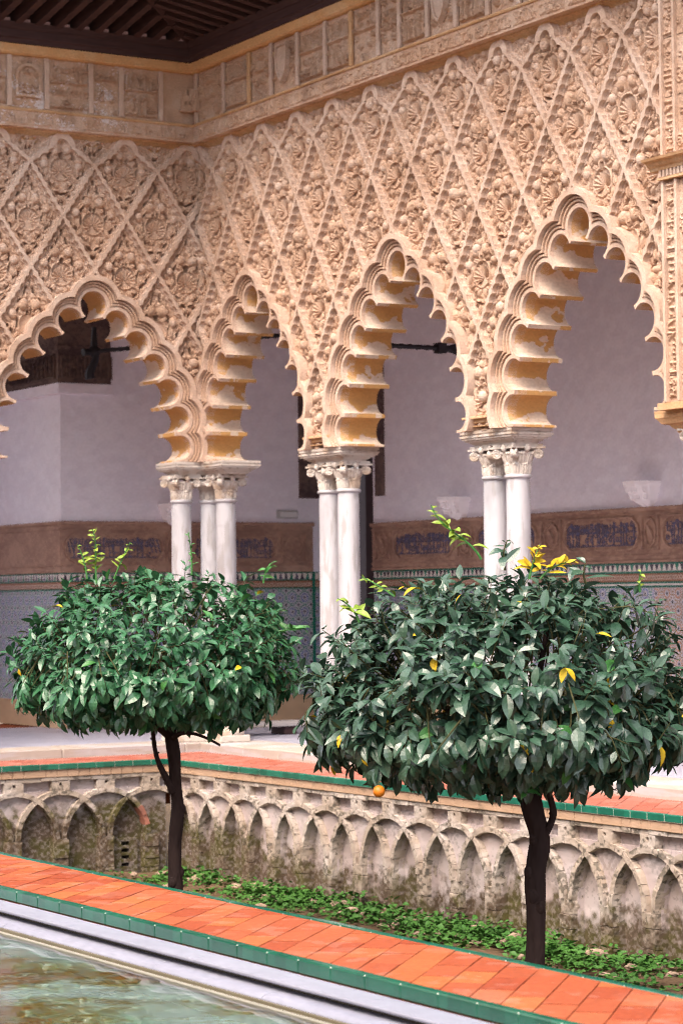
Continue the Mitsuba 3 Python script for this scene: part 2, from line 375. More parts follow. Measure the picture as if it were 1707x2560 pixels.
# ------------------------------------------------------------------ the setting: floors, garden, walkway, pool
FRONT = 0.34            # the marble step's face, in front of both arcades
setting('ground', bx(-60, 60, -70, 40, -2.3, -1.9), 'soil')
setting('gallery_floor', cat([bx(-FRONT + 0.30, 4.2, -26, 5.5, -0.5, -0.012), bx(-15.5, -FRONT + 0.30, -FRONT + 0.30, 5.5, -0.5, -0.012)]), 'grout')
slab_ply = mikit.ply(chamfer_box(0.894, 0.594, 0.02, 0.002), 'm_floor_marble')
for i in range(-4, 5):
    for j in range(-16, 7):
        x, y = 0.45 + 0.9 * i - 0.04 + 0.45, 0.3 + 0.6 * j - 0.04
        if (x > 0.35 or y > 0.2) and x < 3.7 and y < 4.3:
            put('slab', slab_ply, None, 'gallery_floor', to_world=T().translate([x, y, -0.01 + 0.0004 * ((i * 3 + j) % 3)]))
# step of marble blocks
key = setting('gallery_step', cat([bx(-0.05, 0.0, -26, 0.0, -0.5, -0.02), bx(-15.5, 0.0, -0.05, 0.0, -0.5, -0.02)]), 'grout')
y = -FRONT - 0.002
for k, ln in enumerate([0.26, 0.75, 0.76, 0.74, 0.78, 0.75, 0.76, 0.74, 0.76, 0.77, 0.75, 0.74, 0.76]):
    put('step_block', cbx(-FRONT, 0.40, y - ln + 0.004, y, -0.14, 0.0 + 0.001 * (k % 2), 0.012), 'kerb_marble', key); y -= ln
x = -FRONT + 0.16
for k, ln in enumerate([0.16 + 0.18, 1.50, 1.54, 1.5]):
    put('step_block', cbx(x - ln + 0.004, x, -FRONT, 0.26, -0.14, 0.0005 + 0.001 * (k % 2), 0.012), 'kerb_marble', key); x -= ln

def diagonal_tiles(key, region, z, m, limit):
    """terracotta tiles laid at 45 degrees, clipped to the region (shapely, x and y)"""
    a0, b0, a1, b1 = region.bounds
    n = 0
    for j in range(int(math.floor((a0 - b1) * 0.70711 / 0.163)) - 1, int(math.ceil((a1 - b0) * 0.70711 / 0.163)) + 1):
        for i in range(int(math.floor((a0 + b0) * 0.70711 / 0.326)) - 2, int(math.ceil((a1 + b1) * 0.70711 / 0.326)) + 2):
            A0, B0 = (i - 0.5 * (j % 2)) * 0.326, j * 0.163
            q = [((a + b) * 0.70711, (a - b) * 0.70711) for a, b in ((A0 + .003, B0 + .003), (A0 + .323, B0 + .003), (A0 + .323, B0 + .160), (A0 + .003, B0 + .160))]
            g = Polygon(q).intersection(region)
            ms = ext(g, -0.02, 0.0, 2e-4)
            if not ms: continue
            m_ = cat(ms); p = m_.vertices.copy()
            tilt = rng.normal(0, 0.004, 2); c = p.mean(0)
            p[:, 2] += (p[:, 0] - c[0]) * tilt[0] + (p[:, 1] - c[1]) * tilt[1] + z + rng.uniform(-0.0012, 0.0012)
            put('terracotta_tile', trimesh.Trimesh(p, m_.faces, process=False), m, key); n += 1
    return n

GW = 1.20               # faces of the sunken garden's walls
PZ = -0.10
key = setting('terracotta_path', cat([bx(-GW + 0.20, -FRONT - 0.0, -26, -GW, -0.6, PZ - 0.012), bx(-15.5, -FRONT, -GW + 0.20, -FRONT, -0.6, PZ - 0.0121), bx(-GW + 0.025, -GW + 0.20, -26, -GW, -0.14, PZ - 0.0122), bx(-15.5, -FRONT, -GW + 0.025, -GW + 0.20, -0.14, PZ - 0.0123)]), 'grout')
diagonal_tiles(key, unary_union([box(-GW + 0.03, -11.2, -FRONT, -FRONT), box(-4.2, -GW + 0.03, -FRONT, -FRONT)]), PZ, 'terracotta_path', 300)

WX0, WX1 = -7.35, -6.53  # the walkway between garden and pool
key = setting('walkway', bx(WX0 + 0.01, WX1 - 0.01, -40, 5, -2.0, PZ - 0.012), 'grout')
diagonal_tiles(key, box(WX0 + 0.055, -17.2, WX1 - 0.055, -8.0), PZ, 'terracotta', 300)
y = -17.4
while y < -7.6:          # green glazed edges: kerb tiles with a top and a pool-side face
    ln = 0.30
    dz = rng.uniform(-0.0015, 0.0015)
    put('edge_tile', cbx(WX0 - 0.004, WX0 + 0.053, y, y + ln - 0.003, PZ - 0.066, PZ + 0.003 + dz, 0.007), 'pool_glaze', key)
    put('edge_tile', cbx(WX1 - 0.053, WX1 + 0.004, y, y + ln - 0.003, PZ - 0.066, PZ + 0.003 + dz, 0.007), 'pool_glaze', key)
    y += ln
# pool edge: thin marble coping over a shadow gap, rounded marble rim, inner wall, water
CZ = PZ - 0.066
key = setting('pool_coping', bx(-7.46, WX0 + 0.02, -40, 5, -1.0, CZ - 0.021), 'wet_wall')  # back of the gap: dark wet-wall colour stands in for deeper shade
y = -18.0
while y < -7.0:
    ln = rng.uniform(0.75, 0.95)
    put('coping_slab', cbx(-7.535 + rng.uniform(-.004, .004), WX0 - 0.008, y, y + ln - 0.002, CZ - 0.020, CZ + rng.uniform(-.001, .001), 0.006), 'rim_marble', key); y += ln
RZ = CZ - 0.052
prof = [(-7.462, RZ - 0.05), (-7.462, RZ), (-7.575, RZ), (-7.600, RZ - 0.004), (-7.617, RZ - 0.012), (-7.626, RZ - 0.022), (-7.626, RZ - 0.05)]
key = setting('pool_rim', bx(-7.622, -7.47, -40, 5, -1.2, RZ - 0.05), 'wet_wall')
y = -18.0
while y < -6.5:
    ln = rng.uniform(0.9, 1.2); s = rng.uniform(-.002, .002)
    m = trimesh.creation.extrude_polygon(Polygon([(a + s, b) for a, b in prof]), ln - 0.003, engine='earcut')
    p = m.vertices; m = trimesh.Trimesh(np.stack([p[:, 0], y + p[:, 2], p[:, 1]], 1), m.faces, process=False); m.fix_normals()
    put('rim_block', m, 'rim_marble', key, smooth=35); y += ln
WZ = CZ - 0.098
setting('pool_wall', bx(-7.640, -7.620, -40, 5, -1.2, RZ - 0.026), 'wet_wall')
setting('pool_ledge', bx(-7.672, -7.641, -40, 5, -1.2, WZ + 0.005), 'scale_line')
setting('pool_bottom', bx(-13.0, -7.673, -40, 5, -1.2, WZ - 0.10), 'pool_floor')
setting('water', trimesh.Trimesh([[-13, -40, WZ], [-7.673, -40, WZ], [-7.673, 5, WZ], [-13, 5, WZ]], [[0, 1, 2], [0, 2, 3]], process=False), 'water')
setting('far_walkway', bx(-15.2, -13.0, -40, 5, -1.0, PZ), 'terracotta')
SZ = -1.28
gx, gy = np.meshgrid(np.linspace(WX1, -GW, 60), np.linspace(-40, -GW, 300))
gz = SZ + (meshkit.fbm(np.stack([gx * 1.5, gy * 1.5, gx * 0], -1), 3) - 0.5) * 0.16
setting('garden_soil', grid_mesh(gx, gy, gz), 'soil', smooth=True)

# ------------------------------------------------------------------ walls of the sunken garden
def garden_wall(side, label, u0, u1, holes, gstart):
    """interlaced round arches on piers, a row of blocks with drain holes above, a brick course and green glazed tiles on top"""
    t = thing('garden_wall', label, 'wall')
    P = lambda ms, off=GW: wall(cat(ms), side, off)
    R0, R1, ZC = 0.463, 0.513, -0.885
    put('backing', P([bx(u0, u1, -1.9, -0.105, -0.45, -0.13)] if side == 'R' else [bx(u0, -1.70, -1.9, -0.105, -0.45, -0.13), bx(-1.59, u1, -1.9, -0.105, -0.45, -0.13), bx(-1.70, -1.59, -0.95, -0.105, -0.45, -0.13)]), 'garden_render', t)
    intr = [Point(c, ZC).buffer(R0, 48) for c in holes]
    lance, crown = [], []
    for a, b in zip(holes[:-1], holes[1:]):
        l = Point(a, ZC).buffer(R0, 48).intersection(Point(b, ZC).buffer(R0, 48)).intersection(box(-50, ZC, 50, 5))
        x0, x1 = b - R0, a + R0
        lance.append(unary_union([l, box(x0, -1.9, x1, ZC + 0.001)]))
    rings = [Point(c, ZC).buffer(R1, 48).difference(Point(c, ZC).buffer(R0, 48)).intersection(box(-50, ZC, 50, 5)) for c in holes]
    allr = unary_union(rings)
    inner = box(u0, -1.9, u1, -0.372)
    body = box(u0, -1.9, u1, -0.385).difference(unary_union(lance))
    mid = [g for g in polys(body)]
    def rough(poly, w0, w1, name, m, amp=0.006, parent=t):
        ms = ext(poly, w0, w1)
        if not ms: return
        m_ = cat(ms)
        m_ = m_.subdivide_to_size(0.05) if name in ('arch_band', 'pier') else m_
        q = np.array(m_.vertices)
        q += (np.stack([meshkit.noise(q * 17 + 3 * k, k) for k in range(3)], -1) - 0.5) * amp * 2
        put(name, wall(trimesh.Trimesh(q, m_.faces, process=False), side, GW), m, parent)
    rough(unary_union(mid), -0.13, -0.062, 'spandrel', 'garden_render', 0.0)
    done = None
    for c, r in zip(holes, rings):
        q = r if done is None else r.difference(done.buffer(0.002))
        done = r if done is None else done.union(r)
        q = q.intersection(box(u0 + 0.01, -2, u1, 1))
        # voussoirs: cut the band at radial joints
        cuts = []
        for a in np.linspace(0, 180, 15)[1:-1]:
            a = math.radians(a + rng.uniform(-3, 3))
            cuts.append(LineString([(c + 0.44 * math.cos(a), ZC + 0.44 * math.sin(a)), (c + 0.53 * math.cos(a), ZC + 0.53 * math.sin(a))]).buffer(0.0022))
        q = q.difference(unary_union(cuts))
        for g in polys(q):
            if g.area > 2e-4:
                near_corner = side == 'L' and abs(c + 1.90) < 0.1 and g.centroid.x > c + 0.33 and -0.76 < g.centroid.y < -0.60
                rough(g, -0.12, rng.uniform(-0.006, 0.006), 'arch_band', 'red_brick' if near_corner else 'garden_stone', 0.005)
    for a, b in zip(holes[:-1], holes[1:]):
        for s0, s1 in ((a + R0, 2 * a - b + 0 if False else a + R0),):
            pass
    for c in holes:                                     # a pier stands between two openings, half way under each crown
        x0, x1 = c - (0.545 - R0), c + (0.545 - R0)
        z = ZC - 0.003
        while z > -1.5:
            h = rng.uniform(0.09, 0.2)
            rough(box(max(x0, u0), z - h + 0.006, min(x1, u1), z), -0.12, rng.uniform(-0.016, 0.004), 'pier', 'garden_stone', 0.006)
            z -= h
    # row of blocks with holes, recessed fields between them
    put('recess', P([bx(u0, u1, -0.40, -0.24, -0.195, -0.085)]), 'garden_render', t)
    rail = box(u0, -0.262, u1, -0.238).buffer(0)
    u = u0
    while u < u1:
        ln = rng.uniform(0.15, 0.42)
        rough(box(u, -0.275 + rng.uniform(-.006, .006), min(u + ln - 0.004, u1), -0.238), -0.15, rng.uniform(-0.012, 0.004), 'rail_stone', 'garden_stone', 0.004); u += ln
    for c in holes:
        b = box(c - 0.10 + rng.uniform(-.01, .01), -0.392, c + 0.10 + rng.uniform(-.01, .01), -0.276).intersection(box(u0, -2, u1, 1))
        b = b.difference(Point(c, -0.312).buffer(0.019, 8)).difference(done.buffer(0.001))
        rough(b, -0.15, rng.uniform(-0.012, 0.0), 'hole_block', 'garden_stone', 0.004)
    u = u0
    while u < u1:
        ln = rng.choice([0.125, 0.125, 0.25]); e = min(u + ln - 0.004, u1)
        put('edge_brick', P([cbx(u, e, -0.236, -0.158, -0.12, 0.010 + rng.uniform(-.002, .002), 0.005)]), 'edge_brick', t); u += ln
    u = gstart
    while u > u0: u -= 0.2145
    while u < u1:
        a, b = max(u, u0), min(u + 0.2145 - 0.003, u1)
        if b - a > 0.03:
            put('green_tile', P([cbx(a, b, -0.1565, PZ + 0.0015 + rng.uniform(-.001, .001), -0.03, 0.028 + rng.uniform(-.0015, .0015), 0.005)]), 'green_glaze', t)
        u += 0.2145
    put('tile_bed', P([bx(u0, u1, -0.157, PZ - 0.004, -0.028, 0.0235)]), 'joint', t)
    return t

garden_wall('R', 'weathered wall of the sunken garden along the right arcade, interlaced arches under a green tiled edge',
            GW - 0.03, 11.2, [1.29 + 0.5465 * k for k in range(19)], 8.449)
gl = garden_wall('L', 'short far wall of the sunken garden behind the left tree, interlaced arches, end against the corner',
            -4.6, -GW + 0.02, [-1.375 - 0.5275 * k for k in range(6)][::-1], -1.818)
# walled-up lancet with slots beside the corner
vp = box(-1.80, -1.60, -1.50, -0.93)
for z in (-0.985, -1.06, -1.13, -1.21): vp = vp.difference(box(-1.69, z - 0.021, -1.595, z + 0.021))
put('vent_panel', wall(cat(ext(vp, -0.30, -0.10)), 'L', GW), 'garden_render', gl)

# ------------------------------------------------------------------ arcades
CUSPS = [(0.117, 4.733), (0.368, 4.535), (0.59, 4.305), (0.782, 4.055), (0.925, 3.767), (1.015, 3.472), (1.030, 3.160)]
FOOT = 3.158
def arc(p, q, sag, n, bulge):
    """points from p to q along a circle that bulges by sag towards the given side"""
    p, q = np.array(p, float), np.array(q, float); c = np.linalg.norm(q - p)
    r = (c * c / 4 + sag * sag) / (2 * sag); d = (q - p) / c; nrm = np.array([d[1], -d[0]]) * bulge
    o = (p + q) / 2 + nrm * (sag - r)
    a0 = math.atan2(*(p - o)[::-1]); a1 = math.atan2(*(q - o)[::-1]); am = math.atan2(*nrm[::-1])
    while a1 < a0: a1 += 2 * math.pi
    while am < a0: am += 2 * math.pi
    if am > a1: a1 -= 2 * math.pi
    return [(o[0] + r * math.cos(a), o[1] + r * math.sin(a)) for a in np.linspace(a0, a1, n)]

def opening(uc, sx=1.0):
    """right half of the polylobed outline, as (points, lobe parameter, is_tip); then mirrored"""
    c = [(uc + a * sx, b) for a, b in CUSPS]
    tips = []
    for i, p in enumerate(c):
        q0 = np.array(c[i - 1]) if i else np.array([uc - CUSPS[0][0] * sx, CUSPS[0][1]]) + np.array([0, 0.06])
        q1 = np.array(c[i + 1]) if i + 1 < len(c) else np.array(p) + [0, -1]
        t = (q1 - q0) / np.linalg.norm(q1 - q0)
        tips.append((np.array(p) - 0.021 * t, np.array(p) + 0.021 * t))
    half = []
    a0 = tips[0][0]
    top = arc((2 * uc - a0[0], a0[1]), a0, 0.285, 25, -1)
    half += [(p, i / 12.0 * 0.9, 0) for i, p in enumerate(top[12:])] 
    for i in range(len(tips)):
        last = i == len(tips) - 1
        half += [(tips[i][0], 0.0, 1)]
        if last:
            half += [((uc + CUSPS[-1][0] * sx, FOOT - 0.0), 1.0, 1)]
            break
        half += [(tips[i][1], 1.0, 1)]
        sag = 0.205 if i < 5 else 0.165
        pts = arc(tips[i][1], tips[i + 1][0] if i < 5 else (tips[i + 1][0][0], tips[i + 1][0][1]), sag, 15, -1)
        half += [(p, k / 14.0, 0) for k, p in enumerate(pts)]
    return half, tips

def opening_poly(uc, sx=1.0):
    half, _ = opening(uc, sx)
    r = [np.array(p) for p, _, _ in half]
    l = [np.array([2 * uc - p[0], p[1]]) for p in r[::-1]]
    return Polygon([tuple(p) for p in r] + [(r[-1][0], FOOT - 0.5), (l[0][0], FOOT - 0.5)] + [tuple(p) for p in l]).buffer(0)

def soffit_mesh(uc, sx, w0, w1):
    half, _ = opening(uc, sx)
    V, UV, Fc = [], [], []
    nw = 4
    def strip(seq):
        for (p, s0, t0), (q, s1, t1) in zip(seq[:-1], seq[1:]):
            if abs(p[0] - q[0]) + abs(p[1] - q[1]) < 1e-6: continue
            tip = 1.0 if (t0 and t1) else 0.0
            b = len(V)
            for w in np.linspace(w0, w1, nw):
                V.append((p[0], p[1], w)); UV.append((s0 if not (t0 and not t1) else 0.0, tip))
                V.append((q[0], q[1], w)); UV.append((s1 if not (t1 and not t0) else 1.0, tip))
            for k in range(nw - 1):
                Fc.extend([[b + 2 * k, b + 2 * k + 1, b + 2 * k + 3], [b + 2 * k, b + 2 * k + 3, b + 2 * k + 2]])
    strip(half)
    strip([(np.array([2 * uc - p[0], p[1]]), s, t) for p, s, t in half][::-1])
    return np.array(V), np.array(Fc), np.array(UV)

# ---- carved fill of a lattice cell: leaves, volutes and pierced gaps about the cell's axis (a, b), centre at 0
ELEM = [(0.0, 0.455, .016, .05, 0, .05), (.028, .375, .020, .055, -20, .055), (.062, .315, .020, .05, -30, .05), (.10, .245, .024, .06, -28, .05),
        (.042, .245, .030, .030, 0, .045), (.085, .175, .060, .055, 0, .075), (.03, .11, .016, .05, 10, .055), (.095, .085, .022, .055, 55, .06),
        (.155, .135, .022, .06, -35, .055), (.205, .055, .048, .05, 0, .07), (.26, .0, .022, .05, 35, .05), (.305, -.005, .016, .04, 0, .04),
        (.158, .005, .020, .055, 15, .055), (.185, -.075, .022, .07, -15, .06), (.235, -.095, .020, .055, 30, .05), (.16, -.165, .022, .06, -40, .055),
        (.205, -.185, .020, .05, 30, .05), (.10, -.215, .022, .05, -60, .06), (.13, -.265, .022, .06, 35, .05), (.05, -.235, .018, .045, -20, .06),
        (.065, -.315, .030, .030, 0, .05), (.105, -.345, .018, .05, 40, .045), (.022, -.375, .018, .05, 0, .055), (.06, -.415, .018, .045, 35, .045), (0, -.475, .015, .05, 0, .045)]
HOLES = [(0, .395, .011, .030, 0), (.050, .305, .008, .045, -18), (.022, .088, .010, .026, 0), (.138, .085, .010, .034, -25), (.278, -.085, .022, .020, 30),
         (.150, -.03, .008, .045, 12), (.118, -.245, .009, .030, 30), (.045, -.335, .032, .009, -25), (.092, -.365, .010, .022, 35), (.018, -.435, .010, .018, 20), (.115, .215, .009, .026, -30), (.215, -.135, .010, .026, 30)]
def turned(cx, cy, an, x, y):
    c, s = math.cos(math.radians(an)), math.sin(math.radians(an))
    x, y = x - cx, y - cy
    return c * x - s * y, s * x + c * y
def cell_height(A, B, seed, pierced=1.0):
    """height above the wall's core: a ground of leaves with deep pierced gaps"""
    r = np.random.default_rng(seed)
    wob = (meshkit.noise(np.stack([A * 9, B * 9, A * 0 + seed * 3.1], -1)) - 0.5) * 0.03
    wob2 = (meshkit.noise(np.stack([A * 9, B * 9, A * 0 + seed * 5.7 + 40], -1)) - 0.5) * 0.03
    A2, B2 = np.abs(A) + wob, B + wob2
    H = 0.050 + (meshkit.noise(np.stack([A * 34, B * 34, A * 0 + seed], -1)) - 0.5) * 0.040
    for cx, cy, rx, ry, an, h in ELEM:
        k = 1.12 + r.normal(0, 0.09)
        X, Y = turned(cx + r.normal(0, .005), cy + r.normal(0, .006), an + r.normal(0, 7), A2, B2); X, Y = X / (rx * k), Y / (ry * k)
        d = X * X + Y * Y
        dome = 0.03 + (h + 0.012) * np.sqrt(np.clip(1 - d, 0, None)) ** 0.8
        dome = dome - 0.020 * np.exp(-(X * 3.0) ** 2) * (ry > 1.3 * rx)
        H = np.where(d < 1, np.maximum(H, dome), H - 0.016 * np.clip(1.35 - d, 0, 0.35) / 0.35 * (d >= 1))
    d = np.hypot(A, B + 0.055)
    ring = np.clip(1 - np.abs(d - 0.128) / 0.016, 0, 1) ** 0.5
    H = np.where(d < 0.118, 0.035, np.maximum(H, 0.045 + 0.035 * ring * (ring > 0)))
    for cx, cy, rx, ry, an in HOLES:
        if r.random() > pierced: continue
        k = r.uniform(1.05, 1.55)
        X, Y = turned(cx, cy, an, A2, B2)
        H = np.where((X / (rx * k)) ** 2 + (Y / (ry * k)) ** 2 < 1, -0.11, H)
    return H

def shell_mesh():
    n, m = 89, 7
    V, Fc = [], []
    for i in range(n):
        th = math.radians(-52 + 284 * i / (n - 1)); th = math.radians(-35 + 250 * i / (n - 1))
        for k in range(m):
            q = k / (m - 1); rr = 0.012 + 0.098 * q
            fl = 0.5 + 0.5 * math.cos(11 * 2 * math.pi * i / (n - 1))
            edge = 1 + 0.06 * (fl - 0.5) * 2 * q
            w = 0.012 + 0.045 * q - 0.030 * (1 - fl) * (0.25 + 0.75 * q)
            V.append((rr * edge * math.cos(th), rr * edge * math.sin(th) - 0.035, w))
    for i in range(n - 1):
        for k in range(m - 1):
            a = i * m + k
            Fc += [[a, a + 1, a + m + 1], [a, a + m + 1, a + m]]
    return trimesh.Trimesh(V, Fc, process=False)

def pine_mesh():
    m = trimesh.creation.icosphere(3, 1.0)
    v = m.vertices.copy()
    th = np.arctan2(v[:, 0], v[:, 2]); ph = v[:, 1]
    bump = np.cos(8 * th + 9 * ph) * np.cos(8 * th - 9 * ph)
    v *= (1 + 0.07 * bump * (1 - np.abs(ph)))[:, None]
    v[:, 1] *= 1.06 - 0.10 * v[:, 1]
    return trimesh.Trimesh(v * 0.053, m.faces, process=False)
pine0, shell0 = pine_mesh(), shell_mesh()
SH = {s: mikit.ply(wall(shell0, s), 'm_stone', smooth=25) for s in 'RL'}
PI_ = {s: mikit.ply(wall(pine0, s), 'm_stone_rib', smooth=True) for s in 'RL'}
def off(side, u, v, w): return [-w, -u, v] if side == 'R' else [u, -w, v]

ROWZ = [6.41, 5.835, 5.255, 4.675, 4.095, 3.515]
WF = 0.295             # front of the lattice ribs

def rib_poly(p, q, half=0.033, pitch=0.100, bite=0.018):
    p, q = np.array(p), np.array(q); L = np.linalg.norm(q - p); d = (q - p) / L; n = np.array([-d[1], d[0]])
    band = LineString([p, q]).buffer(half, cap_style=2)
    k = max(1, int(round(L / pitch))); s = L / k
    R = (s * s / 4 + bite * bite) / (2 * bite)
    cuts = []
    for i in range(k):
        m = p + d * (i + 0.5) * s
        for sg in (1, -1): cuts.append(Point(m + n * sg * (half + R - bite)).buffer(R, 24))
    return band.difference(unary_union(cuts))

def strokes(U, V, caps, r0):
    D = np.full(U.shape, 9.0)
    for x0, y0, x1, y1, r in caps:
        dx, dy = x1 - x0, y1 - y0; L2 = dx * dx + dy * dy + 1e-12
        t = np.clip(((U - x0) * dx + (V - y0) * dy) / L2, 0, 1)
        D = np.minimum(D, np.hypot(U - x0 - t * dx, V - y0 - t * dy) - r)
    return np.clip(0.5 - D / r0, 0, 1)

def kufic(w, h, r, th=0.011):
    """flowing upright lettering: stems, bowls and dots on a base line, in a w x h field centred at 0"""
    caps = []; x = -w / 2 + 0.03
    while x < w / 2 - 0.03:
        s = r.uniform(0.026, 0.055)
        k = r.integers(0, 5)
        y0, y1 = -h * 0.40, h * r.uniform(0.25, 0.44)
        if k < 2:
            caps += [(x, y0, x, y1, th), (x, y0, x + s, y0, th), (x, y1, x + 0.012, y1 - 0.012, th)]
        elif k == 2:
            a = np.linspace(0, 2 * math.pi, 10)
            c = [(x + s / 2 + 0.022 * math.cos(t), -h * 0.18 + 0.026 * math.sin(t)) for t in a]
            caps += [(*p, *q, th * 0.8) for p, q in zip(c[:-1], c[1:])] + [(x, y0, x + s, y0, th)]
        elif k == 3:
            a = np.linspace(-0.5, math.pi, 8)
            c = [(x + s / 2 + 0.03 * math.cos(t), h * 0.12 + 0.05 * math.sin(t) * h / 0.4) for t in a]
            caps += [(*p, *q, th * 0.8) for p, q in zip(c[:-1], c[1:])] + [(x, y0, x + s, y0 + 0.02, th)]
        else:
            caps += [(x, y1 * 0.9, x + s, y0 * 0.5, th), (x, y0, x + s, y0, th), (x + s / 2, h * 0.36, x + s / 2 + 0.005, h * 0.36, th * 1.1)]
        x += s
    return caps

def vines(w, h, r, th=0.010):
    """scrolling stems with leaves, mirrored about the field's axis"""
    caps = []
    for k in range(int(3 + w * h * 24)):
        x, y = r.uniform(0.0, w / 2 - .02), r.uniform(-h / 2 + .03, h / 2 - .03)
        R, a0, dr_ = r.uniform(0.025, 0.06), r.uniform(0, 6.28), r.choice([-1, 1])
        a = a0 + dr_ * np.linspace(0, 5.2, 12); rr = R * np.linspace(1, 0.3, 12)
        c = np.stack([x + rr * np.cos(a), y + rr * np.sin(a)], 1)
        for sg in (1, -1):
            caps += [(sg * p[0], p[1], sg * q[0], q[1], th * 0.8) for p, q in zip(c[:-1], c[1:])]
    return [c for c in caps if max(abs(c[0]), abs(c[2])) < w / 2 - 0.008 and max(abs(c[1]), abs(c[3])) < h / 2 - 0.008]

def relief(side, u0, u1, v0, v1, w, depth, caps, m, parent, name, step=0.0085, off=0.0):
    n, k = max(4, int((v1 - v0) / step)), max(4, int((u1 - u0) / step))
    U, V = np.meshgrid(np.linspace(u0, u1, k), np.linspace(v0, v1, n))
    uc, vc = (u0 + u1) / 2, (v0 + v1) / 2
    H = strokes(U - uc, V - vc, caps, 0.010)
    H = H * depth + (meshkit.noise(np.stack([U * 45, V * 45, U * 0], -1)) - 0.5) * depth * 0.5
    return put(name, wall(grid_mesh(U, V, w + H), side, off), m, parent)

